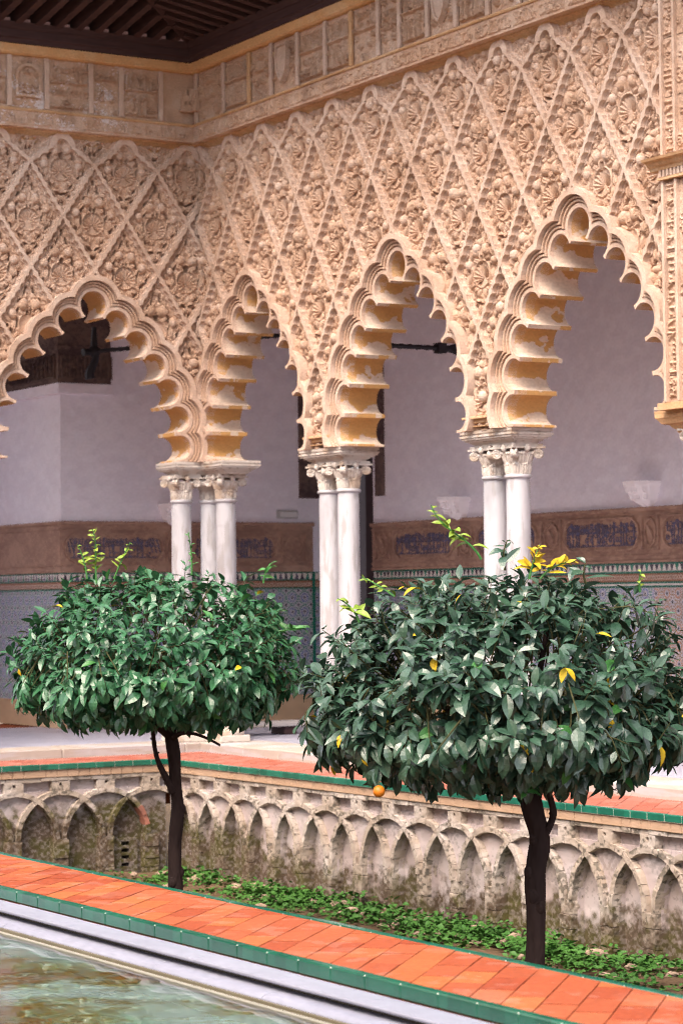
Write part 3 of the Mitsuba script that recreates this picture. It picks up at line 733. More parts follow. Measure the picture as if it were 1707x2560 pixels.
def arcade(side, label, arches, uc, pitch, umin, umax, fu0, fu1, seps, kinds):
    """arches: list of (centre, width factor) with full ornament; lattice node columns at uc + pitch * k"""
    t = thing('arcade_wall', label, 'wall')
    openings = [opening_poly(c, s) for c, s in arches]
    holes = unary_union([o.buffer(0.012) for o in openings])
    lo, hi = (fu0, fu1)
    extra = []
    if side == 'R':
        body = box(-0.24, FOOT, umax, 7.70).difference(holes)
    else:
        body = box(umin, FOOT, 0.24, 7.70).difference(holes)
    put('masonry', wall(cat(ext(body, -0.24, 0.10)), side), 'stone', t)
    feet = box(-60, FOOT, 60, 8)
    clip = box(umin, FOOT + 0.0, umax, 8) if side == 'R' else box(umin, FOOT, umax, 8)
    # archivolts: nested lobed mouldings
    for o, (c, s) in zip(openings, arches):
        bay = box(c - pitch * 2 + 0.001, FOOT, c + pitch * 2 - 0.001, 8).intersection(clip)
        ring = lambda a, b: o.buffer(b, 12).difference(o.buffer(a, 12) if a else o).intersection(bay)
        put('archivolt', wall(cat(ext(ring(0, 0.168), 0.10, 0.222)), side), 'stone_rib', t)
        a = t + '__' + 'archivolt'
        a = [k for k in scene if k.startswith(t + '__archivolt') and k.count('__') == 1][-1]
        put('inner_fillet', wall(cat(ext(ring(0, 0.036), 0.222, 0.243)), side), 'stone_rib', a)
        put('roll', wall(cat(ext(ring(0.050, 0.068), 0.222, 0.256)), side), 'stone', a)
        put('roll', wall(cat(ext(ring(0.080, 0.098), 0.222, 0.272)), side), 'stone', a)
        put('outer_band', wall(cat(ext(ring(0.112, 0.168), 0.222, 0.318)), side), 'stone_rib', a)
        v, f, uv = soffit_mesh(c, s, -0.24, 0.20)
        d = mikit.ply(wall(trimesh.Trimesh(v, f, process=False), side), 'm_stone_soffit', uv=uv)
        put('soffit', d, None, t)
    keepout = unary_union([o.buffer(0.160, 12) for o in openings])
    panel_out = unary_union([o.buffer(0.13, 12) for o in openings])
    zone = box(umin, FOOT, umax, 6.70)
    # lattice ribs
    K = range(-16, 17)
    node = lambda k, j: (uc + pitch * (k + 0.5 * (j % 2)), ROWZ[j])
    ribs, taken = [], None
    for j in range(0, 5):
        for k in K:
            for k2 in ((k, k - 1) if j % 2 == 0 else (k, k + 1)):
                p, q = node(k, j), node(k2, j + 1)
                if max(p[0], q[0]) < umin - 0.05 or min(p[0], q[0]) > umax + 0.05: continue
                ribs.append(rib_poly(p, q))
    heads = []
    for k in K:                                         # round-headed cells under the cornice
        c = uc + pitch * (k + 0.5)
        if c < umin - 0.3 or c > umax + 0.3: continue
        a = [(c + 0.115 * math.cos(x), 6.600 + 0.115 * math.sin(x)) for x in np.linspace(math.pi * 1.0, 0.0, 16)]
        l, r_ = node(k, 0), node(k + 1, 0)
        head = LineString(a).buffer(0.036, cap_style=2)
        ribs.append(unary_union([rib_poly(l, a[0]), head]))
        ribs.append(rib_poly(a[-1], r_))
    for poly in ribs:
        base = poly.buffer(0.015, join_style=2).difference(keepout).intersection(zone.buffer(0.08) if False else box(umin, FOOT, umax, 6.80))
        top = poly.difference(keepout.buffer(0.004)).intersection(box(umin, FOOT, umax, 6.80))
        if taken is not None:
            top = top.difference(taken); 
        ms = ext(base, 0.10, 0.243 + rng.uniform(-.0025, .0025), 2e-4) + ext(top, 0.243 - 0.01, WF + rng.uniform(-.003, .003), 2e-4)
        taken = poly if taken is None else taken.union(poly)
        if ms: put('lattice_rib', wall(cat(ms), side), 'stone_rib', t)
    # carved cells
    step = 0.0078
    sid = 0
    for j in range(-1, 6):
        zc = ROWZ[j] if j >= 0 else 6.985
        for k in K:
            c = uc + pitch * (k + (0.5 if j % 2 == 0 else 0.0))
            if c + pitch / 2 < umin or c - pitch / 2 > umax: continue
            half = 0.58
            n, m_ = int(2 * half / step), int(pitch / step)
            A, B = np.meshgrid(np.linspace(-pitch / 2, pitch / 2, m_), np.linspace(-half, half, n))
            Ac, Bc = (A[:-1, :-1] + A[1:, 1:]) / 2, (B[:-1, :-1] + B[1:, 1:]) / 2
            keep = (np.abs(Ac) / (pitch / 2) + np.abs(Bc) / half < 1.0) & (Bc + zc < 6.70) & (Bc + zc > FOOT) & (Ac + c > umin) & (Ac + c < umax)
            if not keep.any(): continue
            keep &= ~shapely.contains_xy(panel_out, Ac + c, Bc + zc)
            if keep.sum() < 40: continue
            sid += 1
            H = cell_height(A, B if j >= 0 else B * 1.0 + 0.0, sid + (500 if side == 'L' else 0), 0.95 if side == 'L' else (0.45 if j < 2 else 0.9))
            key = put('carved_panel', wall(grid_mesh(A + c, B + zc, np.maximum(0.172 + H * 0.95, 0.06), keep), side), 'stone', t)
            ok = lambda a, b, r: umin + r * 0.6 < c + a < umax - r * 0.6 and zc + b < 6.68 and not keepout.intersects(Point(c + a, zc + b).buffer(r))
            if j < 0: continue
            dz = -0.035 if j == 0 else 0.0
            if ok(0, -0.055, 0.09):
                put('shell', SH[side], None, key, to_world=T().translate(off(side, c, zc - 0.055, 0.196 + rng.uniform(-.008, .008))).scale(1.08))
            for a, b in ((-0.068, 0.185 + dz), (0.068, 0.185 + dz), (-0.207, 0.055 + 2 * dz), (0.207, 0.055 + 2 * dz)):
                b += rng.uniform(-.012, .012); a += rng.uniform(-.008, .008)
                if rng.random() < 0.05: continue
                if ok(a, b, 0.05):
                    s = rng.uniform(0.70, 0.90)
                    put('pinecone', PI_[side], None, key, to_world=T().translate(off(side, c + a, zc + b, 0.240 + rng.uniform(-.01, .01))).scale(s))
    # small figure at the foot of each pier between two arches: a knob on a leafy stem
    # cornice under the frieze: a golden hollow moulding
    E0, E1 = fu0, fu1
    dd = 0.0 if side == 'R' else 0.0025
    prof = [(0.08, 6.625 + dd), (0.205, 6.625 + dd), (0.21, 6.64), (0.195, 6.646), (0.20, 6.66), (0.215, 6.695), (0.25, 6.722), (0.30, 6.735), (0.30, 6.756 + dd), (0.08, 6.756 + dd)]
    put('cornice', wall(prism(prof, E0, E1), side), 'stone_gold', t, smooth=40)
    fr = put('frieze', wall(cat([prism([(0.05, 6.752 + dd), (0.383, 6.752 + dd), (0.383, 6.935), (0.05, 6.935)], E0, E1)]), side), 'stone_frieze', t)
    put('fillet', wall(prism([(0.05, 6.935 - 0.002), (0.40, 6.930 - dd), (0.408, 6.943), (0.398, 6.956), (0.372, 6.962 + dd), (0.05, 6.962 + dd)], E0, E1), side), 'stone_gold', fr)
    put('field', wall(prism([(0.05, 6.960 + dd), (0.350, 6.960 + dd), (0.350, 7.535), (0.05, 7.535)], E0, E1), side), 'stone_frieze', fr)
    put('top_ledge', wall(prism([(0.05, 7.530 + dd), (0.405, 7.530 + dd), (0.43, 7.548), (0.438, 7.640), (0.05, 7.640)], E0, E1), side), 'stone_ledge', fr)
    # upper band: separate carved panels between plain uprights
    for (a, b), kind in zip(zip(seps[:-1], seps[1:]), kinds):
        put('upright', wall(cbx(a - 0.028, a + 0.028, 6.965 + dd, 7.528, 0.36, 0.392, 0.005), side), 'stone_rib' if kind != 'dark' else 'stone_gold', fr)
        w_, h_ = b - a - 0.07, 0.545
        r = np.random.default_rng(int(abs(a) * 1000) + (9 if side == 'L' else 0))
        caps = {'text': lambda: kufic(w_, h_ * 0.55, r, 0.009), 'vine': lambda: vines(w_, h_, r), 'dark': lambda: [(x - w_ / 2 * 0 , y, x2, y2, th) for x, y, x2, y2, th in vines(w_, h_, r, 0.008)],
                'shield': lambda: vines(w_, h_, r, 0.008), 'arch': lambda: vines(w_, h_, r)}[kind]()
        if kind == 'text':
            caps = [(x0, y0 - h_ * 0.22, x1, y1 - h_ * 0.22, q) for x0, y0, x1, y1, q in caps] + [(x0, y0 + h_ * 0.24, x1, y1 + h_ * 0.24, q) for x0, y0, x1, y1, q in kufic(w_, h_ * 0.42, r, 0.008)]
        if kind in ('text', 'dark'): caps.append((-w_ / 2 + .01, 0.03, w_ / 2 - .01, 0.03, 0.007))
        key = relief(side, a + 0.035, b - 0.035, 6.972, 7.522, 0.352, 0.046, caps, 'stone_frieze', fr, 'frieze_panel')
        uc_ = (a + b) / 2
        if kind == 'shield':
            sh = Polygon([(-.115, .20), (.115, .20), (.115, .02), (.10, -.06), (.06, -.14), (0, -.20), (-.06, -.14), (-.10, -.06), (-.115, .02)])
            sh = affinity.translate(sh, uc_, 7.26)
            ms = ext(sh, 0.36, 0.405) + ext(sh.difference(sh.buffer(-0.022)), 0.40, 0.428)
            put('shield', wall(cat(ms), side), 'stone_rib', fr)
        if kind == 'arch':
            g = Point(uc_, 7.30).buffer(0.15, 24).union(box(uc_ - 0.15, 7.08, uc_ + 0.15, 7.30))
            put('arch_frame', wall(cat(ext(g.difference(g.buffer(-0.03)), 0.36, 0.40)), side), 'stone_frieze', fr)
    a = seps[-1]
    put('upright', wall(cbx(a - 0.028, a + 0.028, 6.965 + dd, 7.528, 0.36, 0.392, 0.005), side), 'stone_rib', fr)
    # lower band: lettering in short fields
    u = (seps[0] if side == 'L' else 0.52)
    end = seps[-1] if side == 'R' else -0.46
    r = np.random.default_rng(77 if side == 'R' else 78)
    while u < end - 0.15:
        ln = r.choice([0.14, 0.30, 0.42, 0.62]); e = min(u + ln, end)
        relief(side, u + 0.012, e - 0.012, 6.772, 6.918, 0.366, 0.038, kufic(e - u - 0.02, 0.15, r, 0.007), 'stone_frieze', fr, 'inscription', 0.0075)
        u = e
    return t, openings

arcade_R, open_R = arcade('R', 'long stucco arcade wall on the right with three many-lobed arches and carved diamond lattice', [(1.435, 0.965), (4.415, 1.0), (7.415, 1.0)], 1.415, 0.7478,
    0.17, 8.715, 0.0, 9.6, [0.46, 1.11, 1.69, 2.18, 2.74, 3.31, 3.82, 4.34, 4.73, 5.23, 5.72, 6.25, 6.75, 7.3, 7.8, 8.4, 9.0],
    ['vine', 'text', 'dark', 'shield', 'text', 'text', 'dark', 'vine', 'text', 'shield', 'text', 'vine', 'text', 'shield', 'text', 'vine'])
arcade_L, open_L = arcade('L', 'stucco arcade wall at far left with one many-lobed arch, shells and pinecones in its lattice', [(-1.56, 1.01), (-4.64, 1.01)], -1.56, 0.770,
    -4.2, -0.17, -5.2, 0.0, [-4.3, -3.8, -3.3, -2.61, -2.17, -1.64, -1.27, -0.78], ['text', 'vine', 'text', 'arch', 'text', 'vine', 'text'])

# a small castle across the inner corner of the frieze
def castle():
    ms = []
    for s in 'RL':
        f = (lambda u: u) if s == 'R' else (lambda u: -u)
        sg = 1 if s == 'R' else -1
        p = [(0.40, 7.10), (0.40, 7.30)]
        poly = box(0.385, 7.12, 0.52, 7.27).union(box(0.40, 7.27, 0.44, 7.36)).union(box(0.47, 7.27, 0.505, 7.335))
        for x in (0.385, 0.42, 0.455, 0.49): poly = poly.union(box(x, 7.27, x + 0.018, 7.285))
        poly = poly.difference(box(0.425, 7.17, 0.445, 7.215)).difference(box(0.47, 7.17, 0.49, 7.215))
        ledge = box(0.385, 7.09, 0.545, 7.12)
        for g, w in ((poly, 0.415), (ledge, 0.432)):
            if s == 'L': g = affinity.scale(g, -1, 1, origin=(0, 0))
            ms.append(wall(cat(ext(g, 0.36, w + (0.001 if s == 'L' else 0))), s))
    return cat(ms)
put('castle', castle(), 'stone_frieze', arcade_R + '__frieze')

# ------------------------------------------------------------------ pier strip with lettering, cornice and console at the right edge
t = thing('portal_pier', 'carved pier of the larger arch at the right edge, upright lettering above a stepped console', 'pier')
put('core', wall(bx(8.72, 9.6, 3.20, 6.75, -0.24, 0.30), 'R'), 'stone', t)
put('border', wall(cat([cbx(8.715, 8.745, 3.20, 6.74, 0.20, 0.352), cbx(8.885, 8.912, 3.20, 5.05, 0.20, 0.35), cbx(8.885, 8.912, 5.27, 6.74, 0.20, 0.35)]), 'R'), 'stone_rib', t)
r = np.random.default_rng(5)
for (z0, z1) in ((3.24, 3.42), (3.42, 3.9), (3.9, 4.45), (4.45, 5.04), (5.28, 5.75), (5.75, 6.25), (6.25, 6.72)):
    caps = kufic(z1 - z0, 0.14, r, 0.008) if z0 > 3.3 else vines(z1 - z0, 0.13, r, 0.006)
    caps = [(-y0, x0, -y1, x1, q) for x0, y0, x1, y1, q in caps]
    relief('R', 8.747, 8.883, z0 + 0.004, z1 - 0.004, 0.315, 0.024, caps, 'stone', t, 'lettering', 0.0075)
    relief('R', 8.914, 9.3, z0 + 0.004, z1 - 0.004, 0.315, 0.020, vines(0.38, z1 - z0, r), 'stone', t, 'foliage_panel', 0.009)
put('cornice', wall(prism([(0.2, 5.14), (0.37, 5.14), (0.375, 5.165), (0.40, 5.18), (0.42, 5.205), (0.46, 5.215), (0.47, 5.235), (0.2, 5.235)], 8.60, 9.6), 'R'), 'stone_gold', t)
put('cornice_soffit', wall(bx(8.70, 9.6, 5.055, 5.075, 0.2, 0.375), 'R'), 'stone_gold', t)
for k in range(16): put('dentil', wall(cbx(8.715 + 0.048 * k, 8.742 + 0.048 * k, 5.078, 5.138, 0.25, 0.372, 0.003), 'R'), 'stone_rib', t)
prof = [(8.50, 3.205), (8.46, 3.16)]
put('console', cat([wall(bx(8.62, 9.7, 3.14, 3.198, -0.24, 0.345), 'R'), wall(bx(8.455, 9.7, 3.118, 3.145, -0.25, 0.25), 'R')]), 'stone_gold', t)
lev = [(8.465, 3.117, 0.255), (8.475, 3.085, 0.26), (8.50, 3.07, 0.25), (8.53, 3.035, 0.235), (8.60, 3.02, 0.20), (8.625, 2.995, 0.185), (8.65, 2.985, 0.17), (8.66, 2.955, 0.16)]
vv, ff = [], []
for (u, z, w) in lev: vv += [(u, z, -w), (u, z, w), (9.7, z, w), (9.7, z, -w)]
for i in range(len(lev) - 1):
    for a in range(4):
        b = (a + 1) % 4; ff += [[4 * i + a, 4 * i + b, 4 * i + 4 + b], [4 * i + a, 4 * i + 4 + b, 4 * i + 4 + a]]
put('stepped_impost', wall(trimesh.Trimesh(vv, ff, process=False), 'R'), 'stone_gold', t)

# ------------------------------------------------------------------ columns, capitals and imposts
def ring_box(cx, cy, h, z0, z1, c=0.006): return cbx(cx - h, cx + h, cy - h, cy + h, z0, z1, c)
def capital_parts(cx, cy, top=3.015):
    """bell with two rows of leaves, corner volutes and a hollow-sided slab"""
    z0 = 2.735
    n, m = 64, 22
    th = np.linspace(0, 2 * np.pi, n, endpoint=False)
    V = []
    for i in range(m):
        q = i / (m - 1); z = z0 + q * 0.205
        rr = 0.100 + 0.012 * q + 0.040 * q ** 3
        lf = np.abs(np.cos(4 * th + (np.pi / 2 if q > 0.5 else 0)))
        qq = (q * 2) % 1.0
        leaf = 0.020 * lf ** 0.7 * np.sin(np.pi * min(qq * 0.9 + 0.1, 1)) ** 0.6 + 0.012 * (qq > 0.78) * lf ** 2
        fl = 0.005 * np.cos(32 * th)
        R = rr + leaf + fl
        V.append(np.stack([cx + R * np.cos(th), cy + R * np.sin(th), np.full(n, z)], 1))
    V = np.vstack(V); Fc = []
    for i in range(m - 1):
        for j in range(n):
            k = (j + 1) % n
            Fc += [[i * n + j, i * n + k, (i + 1) * n + k], [i * n + j, (i + 1) * n + k, (i + 1) * n + j]]
    bell = trimesh.Trimesh(V, Fc, process=False)
    vol = []
    for sx in (-1, 1):
        for sy in (-1, 1):
            c = np.array([cx + sx * 0.140, cy + sy * 0.140, 2.925])
            d = np.array([sx, sy, 0]) / math.sqrt(2); side = np.array([-d[1], d[0], 0])
            a = np.linspace(0, 2.3 * 2 * np.pi, 40); rr = 0.050 * (1 - a / a[-1] * 0.82)
            sp = np.stack([c + d * r_ * math.cos(x) * 1.0 + np.array([0, 0, 1]) * r_ * math.sin(x) for x, r_ in zip(a + 1.2, rr)])
            for s in (-1, 1): vol.append(tube(sp + side * 0.022 * s, 0.0095, 6))
            cyl = trimesh.creation.cylinder(0.040, 0.048, sections=16)
            cyl.apply_transform(trimesh.geometry.align_vectors([0, 0, 1], side)); cyl.apply_translation(c); vol.append(cyl)
    sl = Polygon([(-.185, -.185), (-.06, -.150), (.06, -.150), (.185, -.185), (.150, -.06), (.150, .06), (.185, .185), (.06, .150), (-.06, .150), (-.185, .185), (-.150, .06), (-.150, -.06)])
    slab = cat(ext(affinity.translate(sl, cx, cy), 2.972, 2.990) + ext(affinity.translate(sl.buffer(-0.012), cx, cy), 2.988, top))
    fl = []
    for s in ((0.155, 0), (-0.155, 0), (0, 0.155), (0, -0.155)):
        q = trimesh.creation.icosphere(2, 0.030); q.apply_scale([1, 1, 1.2]); q.apply_translation([cx + s[0], cy + s[1], 2.975]); fl.append(q)
    return bell, cat(vol), slab, cat(fl)

def column(cx, cy, label, detail=True):
    t = thing('marble_column', label, 'column', 'slender marble columns under the arches')
    cx, cy = cx, cy
    prof = [(0.0, 0.262), (0.125, 0.262), (0.125, 0.285), (0.113, 0.31), (0.1155, 1.2), (0.112, 2.60), (0.108, 2.695), (0.0, 2.695)]
    put('shaft', lathe(prof, 40, cx, cy), 'marble', t, smooth=40)
    put('base', cat([ring_box(cx, cy, 0.185, 0.002, 0.075), lathe([(0, .074), (.17, .074), (.182, .095), (.182, .12), (.165, .14), (.140, .15), (.132, .17), (.137, .19), (.152, .197), (.157, .215), (.15, .235), (.128, .245), (.126, .263), (0, .263)], 36, cx, cy)]), 'old_marble', t, smooth=35)
    put('astragal', lathe([(0, 2.694), (.112, 2.694), (.128, 2.703), (.131, 2.715), (.127, 2.728), (.105, 2.736), (0, 2.736)], 36, cx, cy), 'marble', t, smooth=50)
    bell, vol, slab, fl = capital_parts(cx, cy)
    c = put('capital', bell, 'old_marble', t, smooth=35)
    put('volutes', vol, 'old_marble', c, smooth=40); put('abacus', slab, 'old_marble', c); put('rosette', fl, 'old_marble', c, smooth=True)
    return t

def impost(foot, label):
    """inverted stepped block: foot = list of rectangles (x0, x1, y0, y1) at the top level, offsets per level"""
    t = thing('impost', label, 'impost block')
    lv = [(3.157, 3.130, 0.0), (3.132, 3.112, -0.014), (3.114, 3.096, 0.004), (3.098, 3.076, -0.010), (3.078, 3.058, -0.034), (3.060, 3.044, -0.066), (3.046, 3.034, -0.082), (3.036, 3.014, -0.098)]
    ms = []
    poly = unary_union([box(a, c, b, d) for a, b, c, d in foot])
    for i, (z1, z0, o) in enumerate(lv):
        nxt = lv[i + 1][2] if i + 1 < len(lv) else o
        g = poly.buffer(o, join_style=2)
        ms += ext(g, z0, z1)
    put('block', cat(ms), 'old_marble', t)
    return t
column(0, 0, 'rearmost of the three white marble columns clustered at the inner corner')
column(-0.372, 0, 'left white marble column of the corner cluster, behind the left tree')
column(0, -0.375, 'right white marble column of the corner cluster, nearest the right arches')
impost([(-0.565, 0.25, -0.25, 0.25), (-0.25, 0.25, -0.745, 0.25)], 'L-shaped moulded marble impost on the three corner columns')
for (a, b), names in (((2.672, 3.05), ('left', 'first')), ((5.725, 6.10), ('right', 'second'))):
    column(0, -a, f'far column of the {names[1]} pair along the right arcade, white veined marble')
    column(0, -b, f'near column of the {names[1]} pair along the right arcade, white veined marble')
    impost([(-0.235, 0.235, -(b + 0.235), -(a - 0.235))], f'moulded marble impost on the {names[1]} pair of columns of the right arcade')
column(0, -8.86, 'column at the right edge of the picture, only its capital in view')
column(-3.3, 0, 'column pair left of the picture'); labels['marble_column_008'] = {'label': 'white marble column outside the left edge, in line with the corner cluster', 'category': 'column', 'group': 'slender marble columns under the arches'}
# sculpted feet of the lattice above the imposts: little leafy knobs with a ledge
for side, uu in (('R', 2.925), ('R', 5.915)):
    k = 'arcade_wall'
    put('pier_ledge', wall(cat([cbx(uu - 0.30, uu + 0.20, 3.262, 3.285, 0.2, 0.30), cbx(uu - 0.28, uu + 0.18, 3.19, 3.20, 0.2, 0.262), cbx(uu - 0.27, uu + 0.17, 3.225, 3.262, 0.2, 0.262)]), side), 'stone_gold', k)
    put('knob', PI_[side], None, k, to_world=T().translate(off(side, uu, 3.47, 0.25)).scale(0.95))
    put('knob_leaf', wall(cat([m for s in (-1, 1) for m in [affine for affine in [trimesh.creation.icosphere(2, 0.05)]]]), side, 0.2), 'stone', k, to_world=T().translate([0, -uu, 3.36]))

# ------------------------------------------------------------------ galleries behind the arches
D = 3.5
def gallery():
    # far gallery wall (plane y = D), from the deep doorway's jamb at x = -0.27 to the inner corner
    t = thing('gallery_wall', 'far gallery wall in lavender shade with carved band and star tiles, seen between the left columns', 'wall')
    put('plaster', bx(-0.27, D + 0.3, D, D + 0.25, 0, 6.7), 'plaster', t)
    put('jamb', bx(-0.27, -0.05, D + 0.25, D + 2.6, 0, 6.7), 'plaster', t)
    put('wing', cat([bx(-2.9, -6.0, D, D + 0.25, 0, 6.7), bx(-3.0, 0.2, D + 2.6, D + 2.8, 0, 6.7)]), 'plaster', t)
    W = lambda x0, x1, z0, z1, w0, w1, c=0.004: cbx(x0, x1, D - w1, D - w0, z0, z1, c)
    J = lambda y0, y1, z0, z1, w0, w1, c=0.004: cbx(-0.27 - w1, -0.27 - w0, y0, y1, z0, z1, c)
    put('plinth', cat([W(-0.29, 3.38, 0.0, 0.33, -0.05, 0.022), J(D - 0.02, D + 2.5, 0.0, 0.33, -0.05, 0.0219)]), 'plinth', t)
    put('star_tiles', cat([W(-0.281, 3.38, 0.33, 1.735, -0.05, 0.012), J(D - 0.01, D + 2.5, 0.33, 1.735, -0.05, 0.0119)]), 'dado_left', t)
    put('star_tiles', W(3.42, D, 0.33, 1.735, -0.05, 0.012), 'dado_left', t)
    put('guilloche_tiles', cat([W(-0.282, 3.38, 1.755, 1.843, -0.05, 0.013), J(D - 0.01, D + 2.5, 1.755, 1.843, -0.05, 0.0129), W(3.42, D, 1.755, 1.843, -0.05, 0.013)]), 'guilloche', t)
    gl = [W(-0.284, D - 0.02, z0, z1, -0.05, 0.016) for z0, z1 in ((1.737, 1.753), (1.845, 1.858), (1.944, 1.958))] + [J(D - 0.01, D + 2.5, z0, z1, -0.05, 0.0158) for z0, z1 in ((1.737, 1.753), (1.845, 1.858), (1.944, 1.958))]
    put('green_line', cat(gl), 'tile_green', t)
    put('green_border', W(3.38, 3.42, 0.0, 1.944, -0.05, 0.02), 'tile_green', t)
    put('triangle_bed', cat([W(-0.282, D, 1.859, 1.943, -0.05, 0.010), J(D - 0.01, D + 2.5, 1.859, 1.943, -0.05, 0.0099)]), 'tile_white', t)
    k = 0; x = -0.25
    while x < 3.36:
        tri = Polygon([(x, 1.861), (x + 0.058, 1.861), (x + 0.036, 1.941), (x + 0.022, 1.941)])
        put('triangle_tile', wall(cat(ext(tri, 0.006, 0.0125)), 'L', -D), ('tile_black', 'tile_green', 'tile_blue')[k % 3], t); x += 0.082; k += 1
    y = D + 0.06
    while y < D + 2.4:
        m = cat(ext(Polygon([(y, 1.861), (y + 0.058, 1.861), (y + 0.036, 1.941), (y + 0.022, 1.941)]), 0.0, 0.0125)); q = m.vertices
        m = trimesh.Trimesh(np.stack([-0.27 - q[:, 2], q[:, 0], q[:, 1]], 1), m.faces, process=False); m.fix_normals()
        put('triangle_tile', m, ('tile_black', 'tile_green', 'tile_blue')[k % 3], t); y += 0.082; k += 1
    # carved brown band
    fr = put('carved_band', cat([W(-0.300, 3.385, 1.96, 2.60, -0.05, 0.03), J(D - 0.02, D + 2.5, 1.96, 2.60, -0.05, 0.0299)]), 'carved_band', t)
    put('moulding', cat([W(-0.335, 3.40, 2.565, 2.612, 0.0, 0.065, 0.012), W(-0.315, 3.39, 2.50, 2.515, 0.0, 0.045), W(-0.315, 3.39, 2.04, 2.055, 0.0, 0.045), J(D - 0.06, D + 2.5, 2.566, 2.611, 0.0, 0.064, 0.012), J(D - 0.04, D + 2.5, 2.50, 2.515, 0.0, 0.044), J(D - 0.04, D + 2.5, 2.04, 2.055, 0.0, 0.044)]), 'carved_band', fr)
    r = np.random.default_rng(31)
    def band_fields(fields, plane, fr, m, blue):
        sd = 'L' if fields[0][1] == -0.25 else 'R'
        for kind, a, b in fields:
            relief(sd, a + 0.012, b - 0.012, 2.062, 2.492, 0.027, 0.013, vines(b - a - .04, 0.41, r, 0.008), m, fr, 'leaf_relief', 0.012, -D)
        relief(sd, fields[0][1], fields[-1][2], 2.516, 2.562, 0.027, 0.012, kufic(fields[-1][2] - fields[0][1], 0.04, r, 0.005), m, fr, 'leaf_relief', 0.012, -D)
        for kind, a, b in fields:
            if kind == 'c':
                rad = 0.165
                g = LineString([(a + rad + .02, 2.275), (b - rad - .02, 2.275)]).buffer(rad, 12)
                put('cartouche', plane(cat(ext(g.buffer(.022).difference(g), 0.02, 0.062))), m, fr)
                caps = kufic(b - a - 0.06, 0.31, r, 0.0065) + [(x0, y0 + 0.07, x1, y1 + 0.07, q) for x0, y0, x1, y1, q in kufic(b - a - 0.1, 0.13, r, 0.005)] + vines(b - a - 0.1, 0.30, r, 0.006)
                gl_ = unary_union([LineString([(x0 + (a + b) / 2, y0 + 2.275), (x1 + (a + b) / 2, y1 + 2.275 + 1e-4)]).buffer(q, 3) for x0, y0, x1, y1, q in caps]).intersection(g.buffer(-.01))
                put('lettering', plane(cat(ext(gl_, 0.025, 0.040))), blue, fr)
            else:
                g = box(a + .03, 2.085, b - .03, 2.47)
                inner = affinity.scale(Point((a + b) / 2, 2.28).buffer(1, 20), (b - a) / 2 - .07, 0.155)
                put('small_panel', plane(cat(ext(g.difference(g.buffer(-.014)), 0.02, 0.062) + ext(inner.difference(inner.buffer(-.018)), 0.02, 0.058))), m, fr)
                leaf = affinity.rotate(affinity.scale(Point((a + b) / 2, 2.28).buffer(1, 14), .028, .095), 30)
                put('carved_leaf', plane(cat(ext(leaf, 0.02, 0.065))), m, fr)
    band_fields([('c', -0.25, 1.15), ('s', 1.16, 1.55), ('c', 1.56, 2.83), ('s', 2.86, 3.30)], lambda m: wall(m, 'L', -D), fr, 'carved_band', 'tile_blue')
    # right gallery wall (plane x = D)
    t2 = thing('gallery_wall', 'right gallery wall behind the right arches, pale plaster over a carved brown band and mosaic tiles', 'wall')
    put('plaster', cat([bx(D, D + 0.25, -26, 2.12, 0, 6.7), bx(D, D + 0.25, 2.12, D + 0.3, 3.9, 6.7)]), 'plaster', t2)
    X = lambda y0, y1, z0, z1, w0, w1, c=0.004: cbx(D - w1, D - w0, y0, y1, z0, z1, c)
    put('plinth', X(-14, 2.10, 0, 0.33, -0.05, 0.022), 'plinth', t2)
    put('star_tiles', X(-14, 2.10, 0.33, 1.68, -0.05, 0.012), 'dado_right', t2)
    put('guilloche_tiles', X(-14, 2.10, 1.745, 1.835, -0.05, 0.013), 'guilloche', t2)
    put('green_line', cat([X(-14, 2.10, z0, z1, -0.05, 0.016) for z0, z1 in ((1.682, 1.70), (1.727, 1.743), (1.837, 1.856), (1.935, 1.952))]), 'tile_green', t2)
    put('white_line', X(-14, 2.10, 1.702, 1.725, -0.05, 0.014), 'tile_white', t2)
    put('triangle_bed', X(-14, 2.10, 1.858, 1.933, -0.05, 0.010), 'tile_white', t2)
    k = 0; u = -2.05
    while u < 5.0:
        tri = Polygon([(u, 1.860), (u + 0.006, 1.931), (u + 0.074, 1.931), (u + 0.080, 1.860), (u + 0.04, 1.860 + 0.004)]) if False else Polygon([(u, 1.932), (u + 0.066, 1.932), (u + 0.038, 1.862), (u + 0.028, 1.862)])
        put('triangle_tile', wall(cat(ext(tri, 0.006, 0.0125)), 'R', -D), ('tile_black', 'tile_green', 'tile_black')[k % 3], t2); u += 0.087; k += 1
    fr = put('carved_band', X(-14, 2.11, 1.953, 2.55, -0.05, 0.03), 'carved_band', t2)
    put('moulding', cat([X(-14, 2.13, 2.515, 2.562, 0, 0.065, 0.012), X(-14, 2.12, 2.468, 2.48, 0, 0.045), X(-14, 2.12, 2.03, 2.045, 0, 0.045), X(-14, 2.12, 1.956, 1.985, 0, 0.05, 0.008)]), 'carved_band', fr)
    band_fields([('s', -2.04, -1.61), ('c', -1.56, -0.2), ('s', -0.14, 0.24), ('c', 0.3, 1.55), ('s', 1.62, 2.05), ('c', 2.08, 3.47), ('s', 3.49, 3.84), ('c', 3.87, 5.2)], lambda m: wall(m, 'R', -D), fr, 'carved_band', 'tile_blue')
    # door at the inner corner, with its carved hanging frame
    t3 = thing('corner_doorway', 'dark doorway at the gallery corner, seen behind the first column pair', 'doorway')
    put('recess', bx(D + 0.8, D + 0.9, 2.0, D + 0.3, 0, 4.0), 'door_wood', t3)
    put('lintel', cat([bx(D, D + 0.9, 2.12, D + 0.3, 3.7, 3.9)]), 'door_wood', t3)
